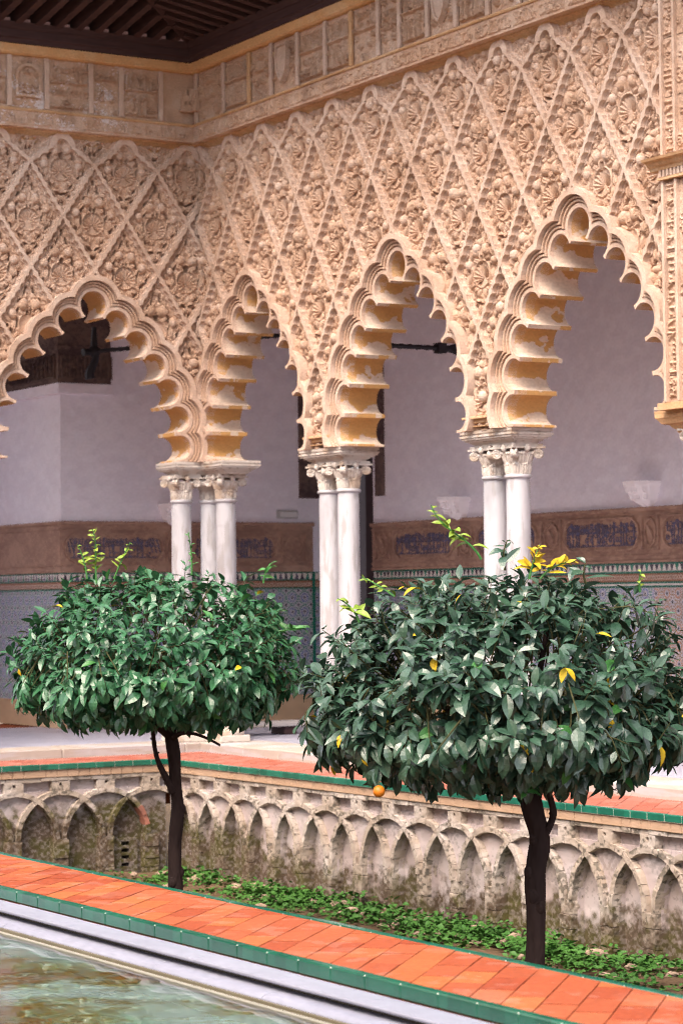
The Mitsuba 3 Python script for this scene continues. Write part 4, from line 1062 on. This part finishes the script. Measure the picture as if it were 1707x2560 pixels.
    put('door_leaf', cat([cbx(D + 0.30, D + 0.36, 2.13, 2.80, 0.0, 3.7), cbx(D + 0.28, D + 0.30, 2.2, 2.7, 2.2, 3.3)]), 'door_wood', t3)
    put('frame_strip', cat([cbx(D - 0.05, D + 0.02, 1.83, 2.0, 2.91, 5.2)]), 'overdoor', t3)
    put('frame_strip', cat([cbx(3.19, 3.49, D - 0.05, D + 0.02, 2.94, 5.2)]), 'overdoor', t3)
    put('frame_strip', cat([cbx(D - 0.049, D + 0.02, 1.83, D, 4.9, 5.3)]), 'overdoor', t3)
    # carved panel over the deep doorway
    t4 = thing('overdoor_panel', 'dark carved panel with blind arches above a white ledge, seen through the left arch', 'carved panel')
    put('ground', cat([cbx(-0.29, 0.42, D - 0.04, D + 0.02, 4.36, 6.3), cbx(-0.31, -0.25, D - 0.03, D + 2.5, 4.361, 6.3)]), 'overdoor', t4)
    put('ledge', cat([cbx(-0.33, 0.44, D - 0.07, D + 0.02, 4.22, 4.36, 0.012), cbx(-0.33, -0.25, D - 0.06, D + 2.5, 4.2205, 4.3595, 0.012)]), 'plaster', t4)
    for x in np.arange(-0.24, 0.40, 0.105):
        arch_ = box(x - 0.04, 4.42, x + 0.04, 4.68).union(Point(x, 4.68).buffer(0.04))
        put('blind_arch', wall(cat(ext(arch_.difference(arch_.buffer(-0.014)), 0.03, 0.062)), 'L', -D), 'overdoor', t4)
    for y in np.arange(D + 0.1, D + 2.3, 0.13):
        arch_ = box(y - 0.05, 4.42, y + 0.05, 4.68).union(Point(y, 4.68).buffer(0.05))
        m = cat(ext(arch_.difference(arch_.buffer(-0.016)), 0.0, 0.03)); q = m.vertices
        mm = trimesh.Trimesh(np.stack([-0.31 - q[:, 2] + 0.002, q[:, 0], q[:, 1]], 1), m.faces, process=False); mm.fix_normals()
        put('blind_arch', mm, 'overdoor', t4)
    put('string_course', cat([cbx(-0.30, 0.42, D - 0.055, D, 4.80, 4.84), cbx(-0.325, -0.3, D - 0.05, D + 2.5, 4.80, 4.84)]), 'overdoor', t4)
gallery()

put('wall_head', cat([bx(-0.25, 0.36, -26, 0.36, 7.66, 8.2), bx(-15, -0.25, -0.25, 0.36, 7.661, 8.2)]), 'dark_wood', 'wooden_eaves')
ceil = thing('gallery_ceiling', 'dark timber ceiling over the galleries', 'ceiling')
put('boards', cat([bx(-0.1, 4.0, -26, 5.0, 6.72, 7.0), bx(-15.5, -0.1, -0.1, 7.0, 6.725, 7.0)]), 'ceiling_wood', ceil)

def bracket(c, nrm, label):
    """tapered white stone corbel with a scalloped face"""
    t = thing('wall_bracket', label, 'corbel', 'white corbels on the gallery walls')
    nrm = np.array(nrm, float); s = np.array([-nrm[1], nrm[0], 0]); c = np.array(c, float)
    prof = [(0.0, .38, .30), (-.035, .38, .30), (-.05, .355, .28), (-.13, .30, .24), (-.20, .24, .19), (-.245, .17, .13), (-.275, .10, .07)]
    V, Fc = [], []
    for z, w, d in prof:
        for a, b in ((-w / 2, 0.0), (-w / 2, d * .55), (-w * .28, d), (w * .28, d), (w / 2, d * .55), (w / 2, 0.0)):
            V.append(c + s * a + nrm * b + np.array([0, 0, z]))
    for i in range(len(prof) - 1):
        for a in range(6):
            b = (a + 1) % 6; Fc += [[6 * i + a, 6 * i + b, 6 * i + 6 + b], [6 * i + a, 6 * i + 6 + b, 6 * i + 6 + a]]
    Fc += [[0, a, a + 1] for a in range(1, 5)]
    m = trimesh.Trimesh(V, Fc, process=False); m.fix_normals()
    put('body', m, 'white_stone', t)
    fl = []
    for z, w, d in ((-.085, .33, .262), (-.165, .27, .215)):
        for a in np.linspace(-.42, .42, 5):
            q = trimesh.creation.icosphere(1, .026); q.apply_scale([1, 1, 1.5])
            dd = d * (1.0 if abs(a) < .3 else 0.75)
            q.apply_translation(c + s * a * w + nrm * dd + np.array([0, 0, z])); fl.append(q)
    put('scallops', cat(fl), 'white_stone', t, smooth=True)
bracket([D, 0.06, 2.815], [-1, 0, 0], 'white scalloped corbel above the carved band, left of the second column pair')
bracket([D, -3.62, 2.835], [-1, 0, 0], 'white scalloped corbel above the carved band, near the right edge')
bracket([1.28, D, 2.84], [0, -1, 0], 'white corbel on the far wall, half hidden by the left corner column')
t = thing('exit_sign', 'small pale box lamp on the far gallery wall right of the corner columns', 'sign')
put('case', cbx(2.842, 3.152, D - 0.05, D, 2.67, 2.775, 0.008), 'sign_grey', t)
put('face', cbx(2.875, 3.135, D - 0.056, D - 0.045, 2.685, 2.752, 0.004), 'sign_white', t)

def twisted_bar(p, q, r=0.028):
    p, q = np.array(p, float), np.array(q, float); L = np.linalg.norm(q - p); n = int(L / 0.02)
    tt = np.linspace(0, 1, n); pts = p + (q - p) * tt[:, None]
    return tube(pts, r * (1 + 0.14 * np.sin(tt * L / 0.11 * 2 * np.pi)), 6)
t = thing('iron_tie_rod', 'twisted black iron tie rod with a forked end, seen through the second arch', 'tie rod')
put('bar', twisted_bar([0.2, -2.87, 4.27], [2.0, -2.87, 4.27]), 'iron', t)
put('collar', cat([trimesh.creation.box([0.10, 0.11, 0.11], T_) for T_ in [trimesh.transformations.translation_matrix([1.28, -2.87, 4.27])]]), 'iron', t)
put('fork', cat([tube(smoothline([[1.25, -2.87, 4.27], [1.5, -2.87, 4.23], [1.72, -2.87, 4.10], [1.85, -2.87, 3.95]], 16), 0.030, 6), tube(smoothline([[1.25, -2.87, 4.27], [1.5, -2.87, 4.31], [1.72, -2.87, 4.42]], 12), 0.028, 6)]), 'iron', t)
t = thing('iron_tie_rod', 'twisted black iron rod with a four-armed iron boss, seen through the left arch', 'tie rod')
a, b = np.array([-0.33, 2.45, 4.655]), np.array([0.93, -0.30, 4.655])
put('bar', twisted_bar(a, b), 'iron', t)
dr_ = (b - a) / np.linalg.norm(b - a); sd = np.array([dr_[1], -dr_[0], 0])
c0 = a + dr_ * 0.05
put('boss', cat([trimesh.creation.icosphere(2, 0.075).apply_translation(c0), tube([c0, c0 + [0, 0, 0.30]], [0.05, 0.028], 6), tube(smoothline([c0, c0 + [0.0, -.02, -.12], c0 + [-.06, 0, -.25], c0 + [-0.06, 0, -0.34]], 12), np.linspace(0.035, 0.06, 12), 6), tube([c0, c0 - np.array([.16, .02, .02])], [0.04, 0.05], 6)]), 'iron', t)

# low marble slab on dark feet behind the corner columns
t = thing('floor_slab', 'low white marble slab on dark feet behind the corner columns', 'slab')
put('top', cbx(-0.42, 0.70, -0.66 + 0.9, 0.62, 0.125, 0.165, 0.01), 'kerb_marble', t) if False else None
ang = math.atan2(RT[1], RT[0])
def oriented(cx, cy, lx, ly, z0, z1, c=0.008):
    m = chamfer_box(lx, ly, z1 - z0, c); m.apply_transform(trimesh.transformations.rotation_matrix(0.0, [0, 0, 1])); m.apply_translation([cx, cy, (z0 + z1) / 2]); return m
put('top', oriented(0.62, 0.55, 1.75, 0.42, 0.10, 0.155), 'kerb_marble', t)
put('foot', oriented(-0.05, 0.55, 0.16, 0.34, 0.0, 0.10), 'dark_wood', t)
put('foot', oriented(1.25, 0.55, 0.16, 0.34, 0.0, 0.10), 'dark_wood', t)

# ------------------------------------------------------------------ eaves
ev = thing('wooden_eaves', 'dark brown timber eaves with close-set rafters over both arcades', 'eaves')
def P_(m, s): return wall(m, s)
for s, (u0, u1) in (('R', (0.0, 26)), ('L', (-15, 0.0))):
    e = 0.0 if s == 'R' else 0.003
    put('wall_plate', P_(prism([(0.1, 7.642 + e), (0.455, 7.642 + e), (0.46, 7.69), (0.48, 7.70), (0.485, 7.79), (0.50, 7.80), (0.52, 7.86), (0.1, 7.86 + e)], u0, u1), s), 'dark_wood', ev)
    put('bead', P_(prism([(0.46, 7.785 + e), (0.50, 7.785 + e), (0.505, 7.797), (0.46, 7.797)], u0, u1), s), 'dark_wood', ev)
SL = 0.17
def rafter(s, u, w1, half=0.042):
    z = lambda w: 7.86 + (w - 0.5) * SL
    prof = [(0.40, z(0.40) - 0.02), (w1, z(w1) - 0.01), (w1, z(w1) + 0.13), (0.40, z(0.40) + 0.13)]
    put('rafter', P_(prism(prof, u - half, u + half), s), 'dark_wood', ev)
WE = 1.95
u = 0.68
while u < 6.2:
    rafter('R', u, min(WE, u - 0.03)); u += 0.235
u = 0.68
while u < 5.2:
    rafter('L', -u, min(WE, u - 0.03)); u += 0.235
z = lambda w: 7.86 + (w - 0.5) * SL
hip = tube([[-0.45, -0.45, z(0.45) + 0.05], [-WE, -WE, z(WE) + 0.05]], 0.075, 4)
put('hip_rafter', hip, 'dark_wood', ev)
def boards(s):
    V = []
    for h in (0.125, 0.165):
        if s == 'R': V += [[-0.3, -0.3, z(.3) + h], [-WE, -WE, z(WE) + h], [-WE, -26, z(WE) + h], [-0.3, -26, z(.3) + h]]
        else: V += [[-0.3, -0.3, z(.3) + h + .001], [-15, -0.3, z(.3) + h + .001], [-15, -WE, z(WE) + h + .001], [-WE, -WE, z(WE) + h + .001]]
    f = [[0, 1, 2], [0, 2, 3], [4, 6, 5], [4, 7, 6]] + [q for a in range(4) for q in ([a, (a + 1) % 4, 4 + (a + 1) % 4], [a, 4 + (a + 1) % 4, 4 + a])]
    m = trimesh.Trimesh(V, f, process=False); m.fix_normals(); return m
put('boards', boards('R'), 'dark_wood', ev); put('boards', boards('L'), 'dark_wood', ev)
for w in (0.75, 1.0, 1.25, 1.5, 1.75):      # battens across the rafters
    put('batten', P_(bx(w + 0.1, 6.3, z(w) + 0.10, z(w) + 0.124, w - 0.02, w + 0.02), 'R'), 'dark_wood', ev)
    put('batten', P_(bx(-5.2, -w - 0.1, z(w) + 0.10, z(w) + 0.1235, w - 0.02, w + 0.02), 'L'), 'dark_wood', ev)

# ------------------------------------------------------------------ the rest of the palace round the courtyard (outside the picture)
t = thing('palace_wing', 'upper storey of the palace above the two arcades, outside the picture', 'building')
put('wall', cat([bx(0.3, 5.0, -27, 6.5, 8.0, 12.5), bx(-16, 0.3, 0.3, 6.5, 8.001, 12.5)]), 'wing_stucco', t)
t = thing('palace_wing', 'left wing of the palace facing the courtyard, outside the picture', 'building')
put('wall', bx(-20.5, -19.0, -30, 6.5, -0.5, 9.0), 'wing_stucco', t)

# ------------------------------------------------------------------ orange trees
def unproj(px, py, depth):
    """point at this pixel of the 1568 x 2352 view and this distance along the view axis"""
    k = 1707 / 1568
    return EYE + depth * (FW + (px * k - 1707 / 2) / F * RT - (py * k - 1280) / F * UP)

def leaf_shape(n=5):
    """pointed, folded and drooping leaf of unit length along x, its upper side towards +z: (vertices, faces)"""
    t = np.linspace(0, 1, n + 1)
    wd = np.array([0.0, 0.62, 0.98, 0.92, 0.58, 0.0])[: n + 1] * 0.5
    V = [[0, 0, 0]]
    for i in range(1, n): V += [[t[i], -wd[i], 1.0 * wd[i]], [t[i], 0, 0], [t[i], wd[i], 1.0 * wd[i]]]
    V.append([1, 0, 0])
    F_ = [[0, 1, 2], [0, 2, 3]]
    for i in range(n - 2):
        a = 1 + 3 * i; b = a + 3
        F_ += [[a, b, b + 1], [a, b + 1, a + 1], [a + 1, b + 1, b + 2], [a + 1, b + 2, a + 2]]
    a = 1 + 3 * (n - 2); e = len(V) - 1
    F_ += [[a, e, a + 1], [a + 1, e, a + 2]]
    return np.array(V, float), np.array(F_)
LV, LF = leaf_shape()

def leaves(P, X, N, L, Wd, droop, fold):
    """many leaves at once: base points, axes, upper-side normals -> (m, 14, 3) vertices"""
    X = X / np.linalg.norm(X, axis=1, keepdims=True)
    Y = np.cross(N, X); Y /= np.linalg.norm(Y, axis=1, keepdims=True) + 1e-9
    Z = np.cross(X, Y)
    v = LV[None] * np.ones((len(P), 1, 1))
    x, y, zf = v[..., 0], v[..., 1] * Wd[:, None], v[..., 2] * fold[:, None] * Wd[:, None]
    bend = droop[:, None]
    ang = bend * x
    xx = np.where(np.abs(bend) > 1e-3, np.sin(ang) / np.where(np.abs(bend) > 1e-3, bend, 1), x)
    zz = -np.where(np.abs(bend) > 1e-3, (1 - np.cos(ang)) / np.where(np.abs(bend) > 1e-3, bend, 1), 0) + zf * np.cos(ang)
    return P[:, None] + L[:, None, None] * (xx[..., None] * X[:, None] + y[..., None] * Y[:, None] + zz[..., None] * Z[:, None])

def mesh_of(V):
    n, k = V.shape[:2]
    return trimesh.Trimesh(V.reshape(-1, 3), (LF[None] + (np.arange(n) * k)[:, None, None]).reshape(-1, 3), process=False)

def orange_tree(label, depth, centre, rx, ztop, zmid, zbot, trunk, side_shoot, limbs, m_leaf, seed, n_tips, lsize, shoots, n_yellow, lean):
    r = np.random.default_rng(seed)
    t = thing('orange_tree', label, 'tree', 'clipped orange trees in the sunken garden')
    tp = smoothline([unproj(*p, depth) for p, _ in trunk], 40)
    tr = np.interp(np.linspace(0, 1, 40), np.linspace(0, 1, len(trunk)), [q for _, q in trunk])
    tr = tr * (1 + 0.06 * np.sin(np.linspace(0, 31, 40)) + r.normal(0, 0.025, 40))
    put('trunk', tube(tp, tr, 14), 'bark', t, smooth=60)
    for i in r.choice(np.arange(9, 34), 7, replace=False):      # pruning scars and knots
        a = r.uniform(0, 6.283); sd = RT * math.cos(a) - FW * abs(math.sin(a))
        kn = trimesh.creation.icosphere(2, tr[i] * 0.55); kn.apply_scale([1, 1, 1.5]); kn.apply_translation(tp[i] + sd * tr[i] * 0.72)
        put('knot', kn, 'bark', t, smooth=60)
    C = unproj(*centre, depth)
    fwd = np.array([FW[0], FW[1], 0]); fwd /= np.linalg.norm(fwd); rgt = np.array([fwd[1], -fwd[0], 0])
    ss = smoothline([unproj(*p, depth - 0.03) for p, _ in side_shoot], 30)
    sr = np.interp(np.linspace(0, 1, 30), np.linspace(0, 1, len(side_shoot)), [q for _, q in side_shoot]) * (1 + 0.10 * np.abs(np.sin(np.linspace(0, 22, 30))) ** 6)
    stubs = [tube([ss[i], ss[i] + rgt * r.choice([-1, 1]) * 0.028 + UP * 0.012], [0.012, 0.006], 5) for i in (5, 10, 15, 20, 24)]
    put('side_branch', cat([tube(ss, sr, 9)] + stubs), 'bark', t, smooth=60)
    for L in limbs:
        pts = [unproj(*p, depth + dd) for p, dd, _ in L]
        q = smoothline(pts, 18)
        put('limb', tube(q, np.interp(np.linspace(0, 1, 18), np.linspace(0, 1, len(L)), [x for _, _, x in L]), 8), 'bark', t, smooth=60)
    # twig tips over the crown's surface
    tips, out = [], []
    while len(tips) < n_tips:
        a, b = r.uniform(0, 2 * np.pi), r.uniform(-1, 1)
        d = np.array([math.cos(a) * math.sqrt(1 - b * b), math.sin(a) * math.sqrt(1 - b * b), b])
        if d[1] > 0.35 and r.random() < 0.72: continue                      # few on the far side
        hz = np.hypot(d[0], d[1])
        e = 2.5
        H = ztop - zmid if d[2] > 0 else zmid - zbot
        s = (abs(hz / 1.0) ** e + abs(d[2]) ** e) ** (-1 / e)
        lump = 1 + 0.20 * (meshkit.noise(d * 2.6 + seed) - 0.5) + 0.16 * (meshkit.noise(d * 6.0 + seed + 9) - 0.5)
        k = s * lump * (1 - 0.30 * r.random() ** 2.4 + 0.10 * r.random() ** 5)
        p = C + (rgt * d[0] * rx + fwd * d[1] * rx) * k + np.array([0, 0, 1]) * (zmid - C[2] + d[2] * H * k)
        nrm = rgt * d[0] / rx + fwd * d[1] / rx + np.array([0, 0, d[2] / H])
        tips.append(p); out.append(nrm / np.linalg.norm(nrm))
    tips, out = np.array(tips), np.array(out)
    P, X, N, L = [], [], [], []
    core = C + np.array([0, 0, zmid - C[2]])
    tw = []
    for p, o in zip(tips, out):
        ax = o * 0.8 + np.array([0, 0, 0.35]) + r.normal(0, 0.38, 3)
        if o[2] < -0.25: ax = o * 0.5 + np.array([0, 0, -0.6]) + r.normal(0, 0.3, 3)
        ax /= np.linalg.norm(ax)
        n = r.integers(9, 15)
        base = p - ax * 0.16
        tw.append(tube([base - ax * 0.22 + (core - base) * 0.12, base, p], [0.006, 0.0045, 0.002], 4, caps=False))
        u = np.cross(ax, r.normal(0, 1, 3)); u /= np.linalg.norm(u); v = np.cross(ax, u)
        for i in range(n):
            q = i / n
            ph = i * 2.4 + r.normal(0, 0.3)
            rad = math.cos(ph) * u + math.sin(ph) * v
            axl = rad * (1.0 - 0.45 * q) + ax * (0.15 + 0.75 * q) + np.array([0, 0, -0.30]) + r.normal(0, 0.26, 3)
            axl /= np.linalg.norm(axl)
            if o[2] < 0.1: axl = axl + np.array([0, 0, -0.55 * min(1.0, 0.4 - o[2])])
            up = np.array([0, 0, 1.0]) + o * 0.75 + ax * 0.2 + r.normal(0, 0.22, 3)
            P.append(base + ax * 0.17 * q + rad * 0.008); X.append(axl); N.append(up)
            L.append(lsize * r.uniform(0.55, 1.32) * (1 - 0.25 * q))
    P, X, N, L = map(np.array, (P, X, N, L))
    m = len(P)
    V = leaves(P, X, N, L, r.uniform(0.40, 0.52, m), r.uniform(0.1, 1.4, m), r.uniform(0.05, 0.6, m))
    put('twigs', cat(tw), 'twig', t); labels[t + '__twigs'] = {'kind': 'stuff'}
    # the leaves that face the camera most openly become parts of their own
    cen = V.mean(1)
    rel = (cen - EYE) @ FW
    sc = np.stack([(cen - EYE) @ RT / rel, (cen - EYE) @ UP / rel], 1) * F / 2.5
    cell = np.floor(sc / 8).astype(int)
    order = np.argsort(rel)
    seen, first = set(), []
    for i in order:
        k = tuple(cell[i])
        if k not in seen: seen.add(k); first.append(i)
    first = np.array(first)
    nz = np.abs(np.einsum('ij,ij->i', np.cross(V[first, 7] - V[first, 4], V[first, 6] - V[first, 4]), (cen[first] - EYE) / rel[first, None]))
    pick = first[np.argsort(-nz)][:300 - n_yellow]
    rest = np.ones(m, bool); rest[pick] = False
    yel = r.choice(np.setdiff1d(first, pick), n_yellow, replace=False); rest[yel] = False
    put('foliage', mesh_of(V[rest]), m_leaf, t); labels[t + '__foliage'] = {'kind': 'stuff'}
    for i in pick: put('leaf', mesh_of(V[i:i + 1]), m_leaf if r.random() < 0.95 else 'leaf_fresh', t)
    for i in yel:
        k = put('leaf', mesh_of(V[i:i + 1]), 'leaf_yellow', t); labels[k] = {'label': 'yellowed leaf'}
    # young shoots standing out of the crown
    for pts, dd, n, ml, ls in shoots:
        q = smoothline([unproj(*p, depth + dd) for p in pts], 24)
        k = put('young_shoot', tube(q, np.linspace(0.008, 0.003, 24), 5), 'leaf_fresh' if ml != 'leaf_near' else 'twig', t)
        B = q[np.clip((np.linspace(0.25, 0.99, n) * 23).astype(int), 0, 23)]
        tg = np.gradient(q, axis=0)[np.clip((np.linspace(0.25, 0.99, n) * 23).astype(int), 0, 23)]; tg /= np.linalg.norm(tg, axis=1, keepdims=True)
        sg = np.where(np.arange(n) % 2, 1, -1)[:, None]
        ph = np.arange(n) * 2.4 + r.normal(0, 0.5, n); fb = np.cross(tg, rgt)
        Xs = rgt * np.cos(ph)[:, None] + fb * np.sin(ph)[:, None] + tg * r.uniform(0.2, 0.9, (n, 1)) + r.normal(0, 0.30, (n, 3))
        Ns = np.array([0, 0, 1.0]) - fwd * 0.6 + r.normal(0, 0.25, (n, 3))
        Vs = leaves(B, Xs, Ns, ls * 1.25 * r.uniform(0.55, 1.2, n) * np.linspace(1.15, 0.55, n), r.uniform(0.36, 0.5, n), r.uniform(-0.2, 1.5, n), r.uniform(0.1, 0.6, n))
        put('young_leaves', mesh_of(Vs), ml, k)
    return t, C

k1, k2 = 19.60, 15.45
t1, C1 = orange_tree('orange tree on the left with bright green clipped crown and crooked slender trunk', k1, (360, 1520), 1.13, 1.80, 0.98, 0.60,
    [((402, 2420), .068), ((400, 2150), .056), ((403, 2030), .052), ((402, 1930), .056), ((408, 1850), .060), ((403, 1800), .056), ((400, 1740), .050), ((392, 1690), .052), ((388, 1610), .045)],
    [((398, 1822), .030), ((375, 1775), .026), ((360, 1740), .018), ((352, 1690), .017), ((345, 1640), .014)],
    [[((392, 1690), 0, .045), ((330, 1640), -.2, .03), ((230, 1560), -.4, .015)], [((392, 1680), 0, .04), ((450, 1660), .1, .026), ((540, 1640), .2, .02), ((640, 1570), .2, .012)], [((390, 1660), 0, .04), ((370, 1560), .5, .025), ((330, 1440), .6, .012)], [((392, 1660), 0, .04), ((450, 1540), -.3, .022), ((500, 1420), -.3, .01)], [((396, 1700), 0, .025), ((460, 1690), -.4, .014), ((505, 1712), -.5, .01)]],
    'leaf_far', 11, 620, 0.132,
    [([(222, 1340), (220, 1290), (218, 1240), (213, 1215)], -.5, 26, 'leaf_young', .075), ([(262, 1330), (285, 1275), (300, 1245)], -.5, 14, 'leaf_young', .06), ([(200, 1330), (190, 1280), (178, 1250)], -.5, 12, 'leaf_young', .06),
     ([(440, 1320), (438, 1260), (432, 1222)], -.3, 14, 'leaf_fresh', .05), ([(605, 1340), (612, 1310), (625, 1292)], 0, 9, 'leaf_fresh', .08), ([(640, 1450), (690, 1440), (705, 1436)], -.5, 9, 'leaf_fresh', .09)], 7, 0)
t2, C2 = orange_tree('larger orange tree on the right, dark glossy crown with a few yellow leaves', k2, (1150, 1570), 1.185, 1.70, 0.80, 0.42,
    [((1228, 2700), .082), ((1224, 2330), .072), ((1228, 2210), .056), ((1230, 2080), .053), ((1232, 1980), .058), ((1240, 1930), .064), ((1228, 1880), .062), ((1216, 1830), .070), ((1204, 1790), .060), ((1195, 1700), .055)],
    [((1246, 1950), .028), ((1258, 1905), .022), ((1270, 1870), .022), ((1262, 1830), .018), ((1256, 1780), .016), ((1258, 1720), .012)],
    [[((1222, 1850), 0, .050), ((1240, 1790), .1, .036), ((1290, 1680), .1, .025), ((1380, 1560), .1, .012)], [((1204, 1790), 0, .05), ((1130, 1700), -.1, .03), ((1010, 1620), -.3, .018)], [((1200, 1760), 0, .05), ((1180, 1600), .5, .03), ((1120, 1450), .6, .012)], [((1205, 1770), 0, .05), ((1230, 1600), -.4, .028), ((1260, 1420), -.4, .012)], [((1205, 1790), 0, .03), ((1165, 1745), .3, .018), ((1140, 1730), .3, .012)]],
    'leaf_near', 23, 760, 0.140,
    [([(1105, 1285), (1065, 1240), (1020, 1205), (990, 1160)], -.3, 20, 'leaf_young', .085), ([(1160, 1310), (1158, 1260), (1165, 1240)], -.5, 9, 'leaf_near', .10), ([(1215, 1330), (1225, 1290), (1240, 1250)], -.5, 20, 'leaf_yellow', .08), ([(1240, 1330), (1275, 1300), (1320, 1290)], -.5, 16, 'leaf_yellow', .08),
     ([(905, 1370), (860, 1340), (830, 1325)], -.2, 12, 'leaf_young', .07), ([(825, 1430), (805, 1395), (775, 1375)], -.6, 12, 'leaf_young', .08), ([(1345, 1340), (1340, 1310), (1345, 1292)], -.3, 5, 'leaf_near', .11), ([(1470, 1360), (1468, 1330), (1472, 1312)], -.1, 7, 'leaf_young', .06), ([(1205, 1830), (1215, 1812), (1225, 1805)], -.75, 8, 'leaf_fresh', .085)], 26, 0)
o = thing('orange_fruit', 'small ripe orange hanging from the lower left of the right tree', 'orange')
m = trimesh.creation.icosphere(4, 0.036); m.apply_translation(unproj(870, 1818, k2 - 0.85))
put('fruit', m, 'orange_peel', o, smooth=True)
put('stalk', tube([unproj(870, 1795, k2 - 0.85), unproj(871, 1806, k2 - 0.85)], 0.004, 5), 'twig', o)

# ------------------------------------------------------------------ weeds and rubble along the foot of the garden wall
r = np.random.default_rng(3)
P, X, N, L = [], [], [], []
def clump(x, y, n, h, sp):
    for _ in range(n):
        a = r.uniform(0, 6.283); d = sp * math.sqrt(r.random())
        z = SZ + h * (1 - d / sp * 0.6) * r.uniform(0.2, 1.0)
        P.append([x + d * math.cos(a), y + d * math.sin(a), z]); X.append([math.cos(a), math.sin(a), r.uniform(-.2, .7)]); N.append([r.normal(0, .4), r.normal(0, .4), 1.0]); L.append(r.uniform(.035, .075))
for _ in range(320):
    y = -r.uniform(1.9, 10.8); x = -GW - 0.06 - abs(r.normal(0, 0.42)); k = r.random()
    clump(x, y, int(r.integers(14, 40)), 0.07 + 0.16 * k * k, r.uniform(.07, .17))
for _ in range(6): clump(-r.uniform(1.9, 3.2), -GW - r.uniform(.05, .3), 14, 0.1, 0.1)
P, X, N, L = map(np.array, (P, X, N, L)); m = len(P)
V = leaves(P, X, N, L, r.uniform(.55, .8, m), r.uniform(0, 1, m), r.uniform(.1, .4, m))
tag(put('ground_weeds', mesh_of(V), 'weed'), 'low green weeds growing along the foot of the sunken garden wall', 'weeds', kind='stuff')
ms = []
for _ in range(95):
    y = -r.uniform(1.6, 10.8); x = -GW - 0.05 - abs(r.normal(0, 0.30))
    q = trimesh.creation.icosphere(1, 1.0); q.vertices += r.normal(0, .12, q.vertices.shape); q.apply_scale([r.uniform(.02, .07), r.uniform(.03, .09), r.uniform(.015, .04)])
    q.apply_translation([x, y, SZ + r.uniform(0.0, .05)]); ms.append(q)
tag(put('rubble', cat(ms), 'rubble'), 'broken stones among the weeds at the foot of the garden wall', 'rubble', kind='stuff')
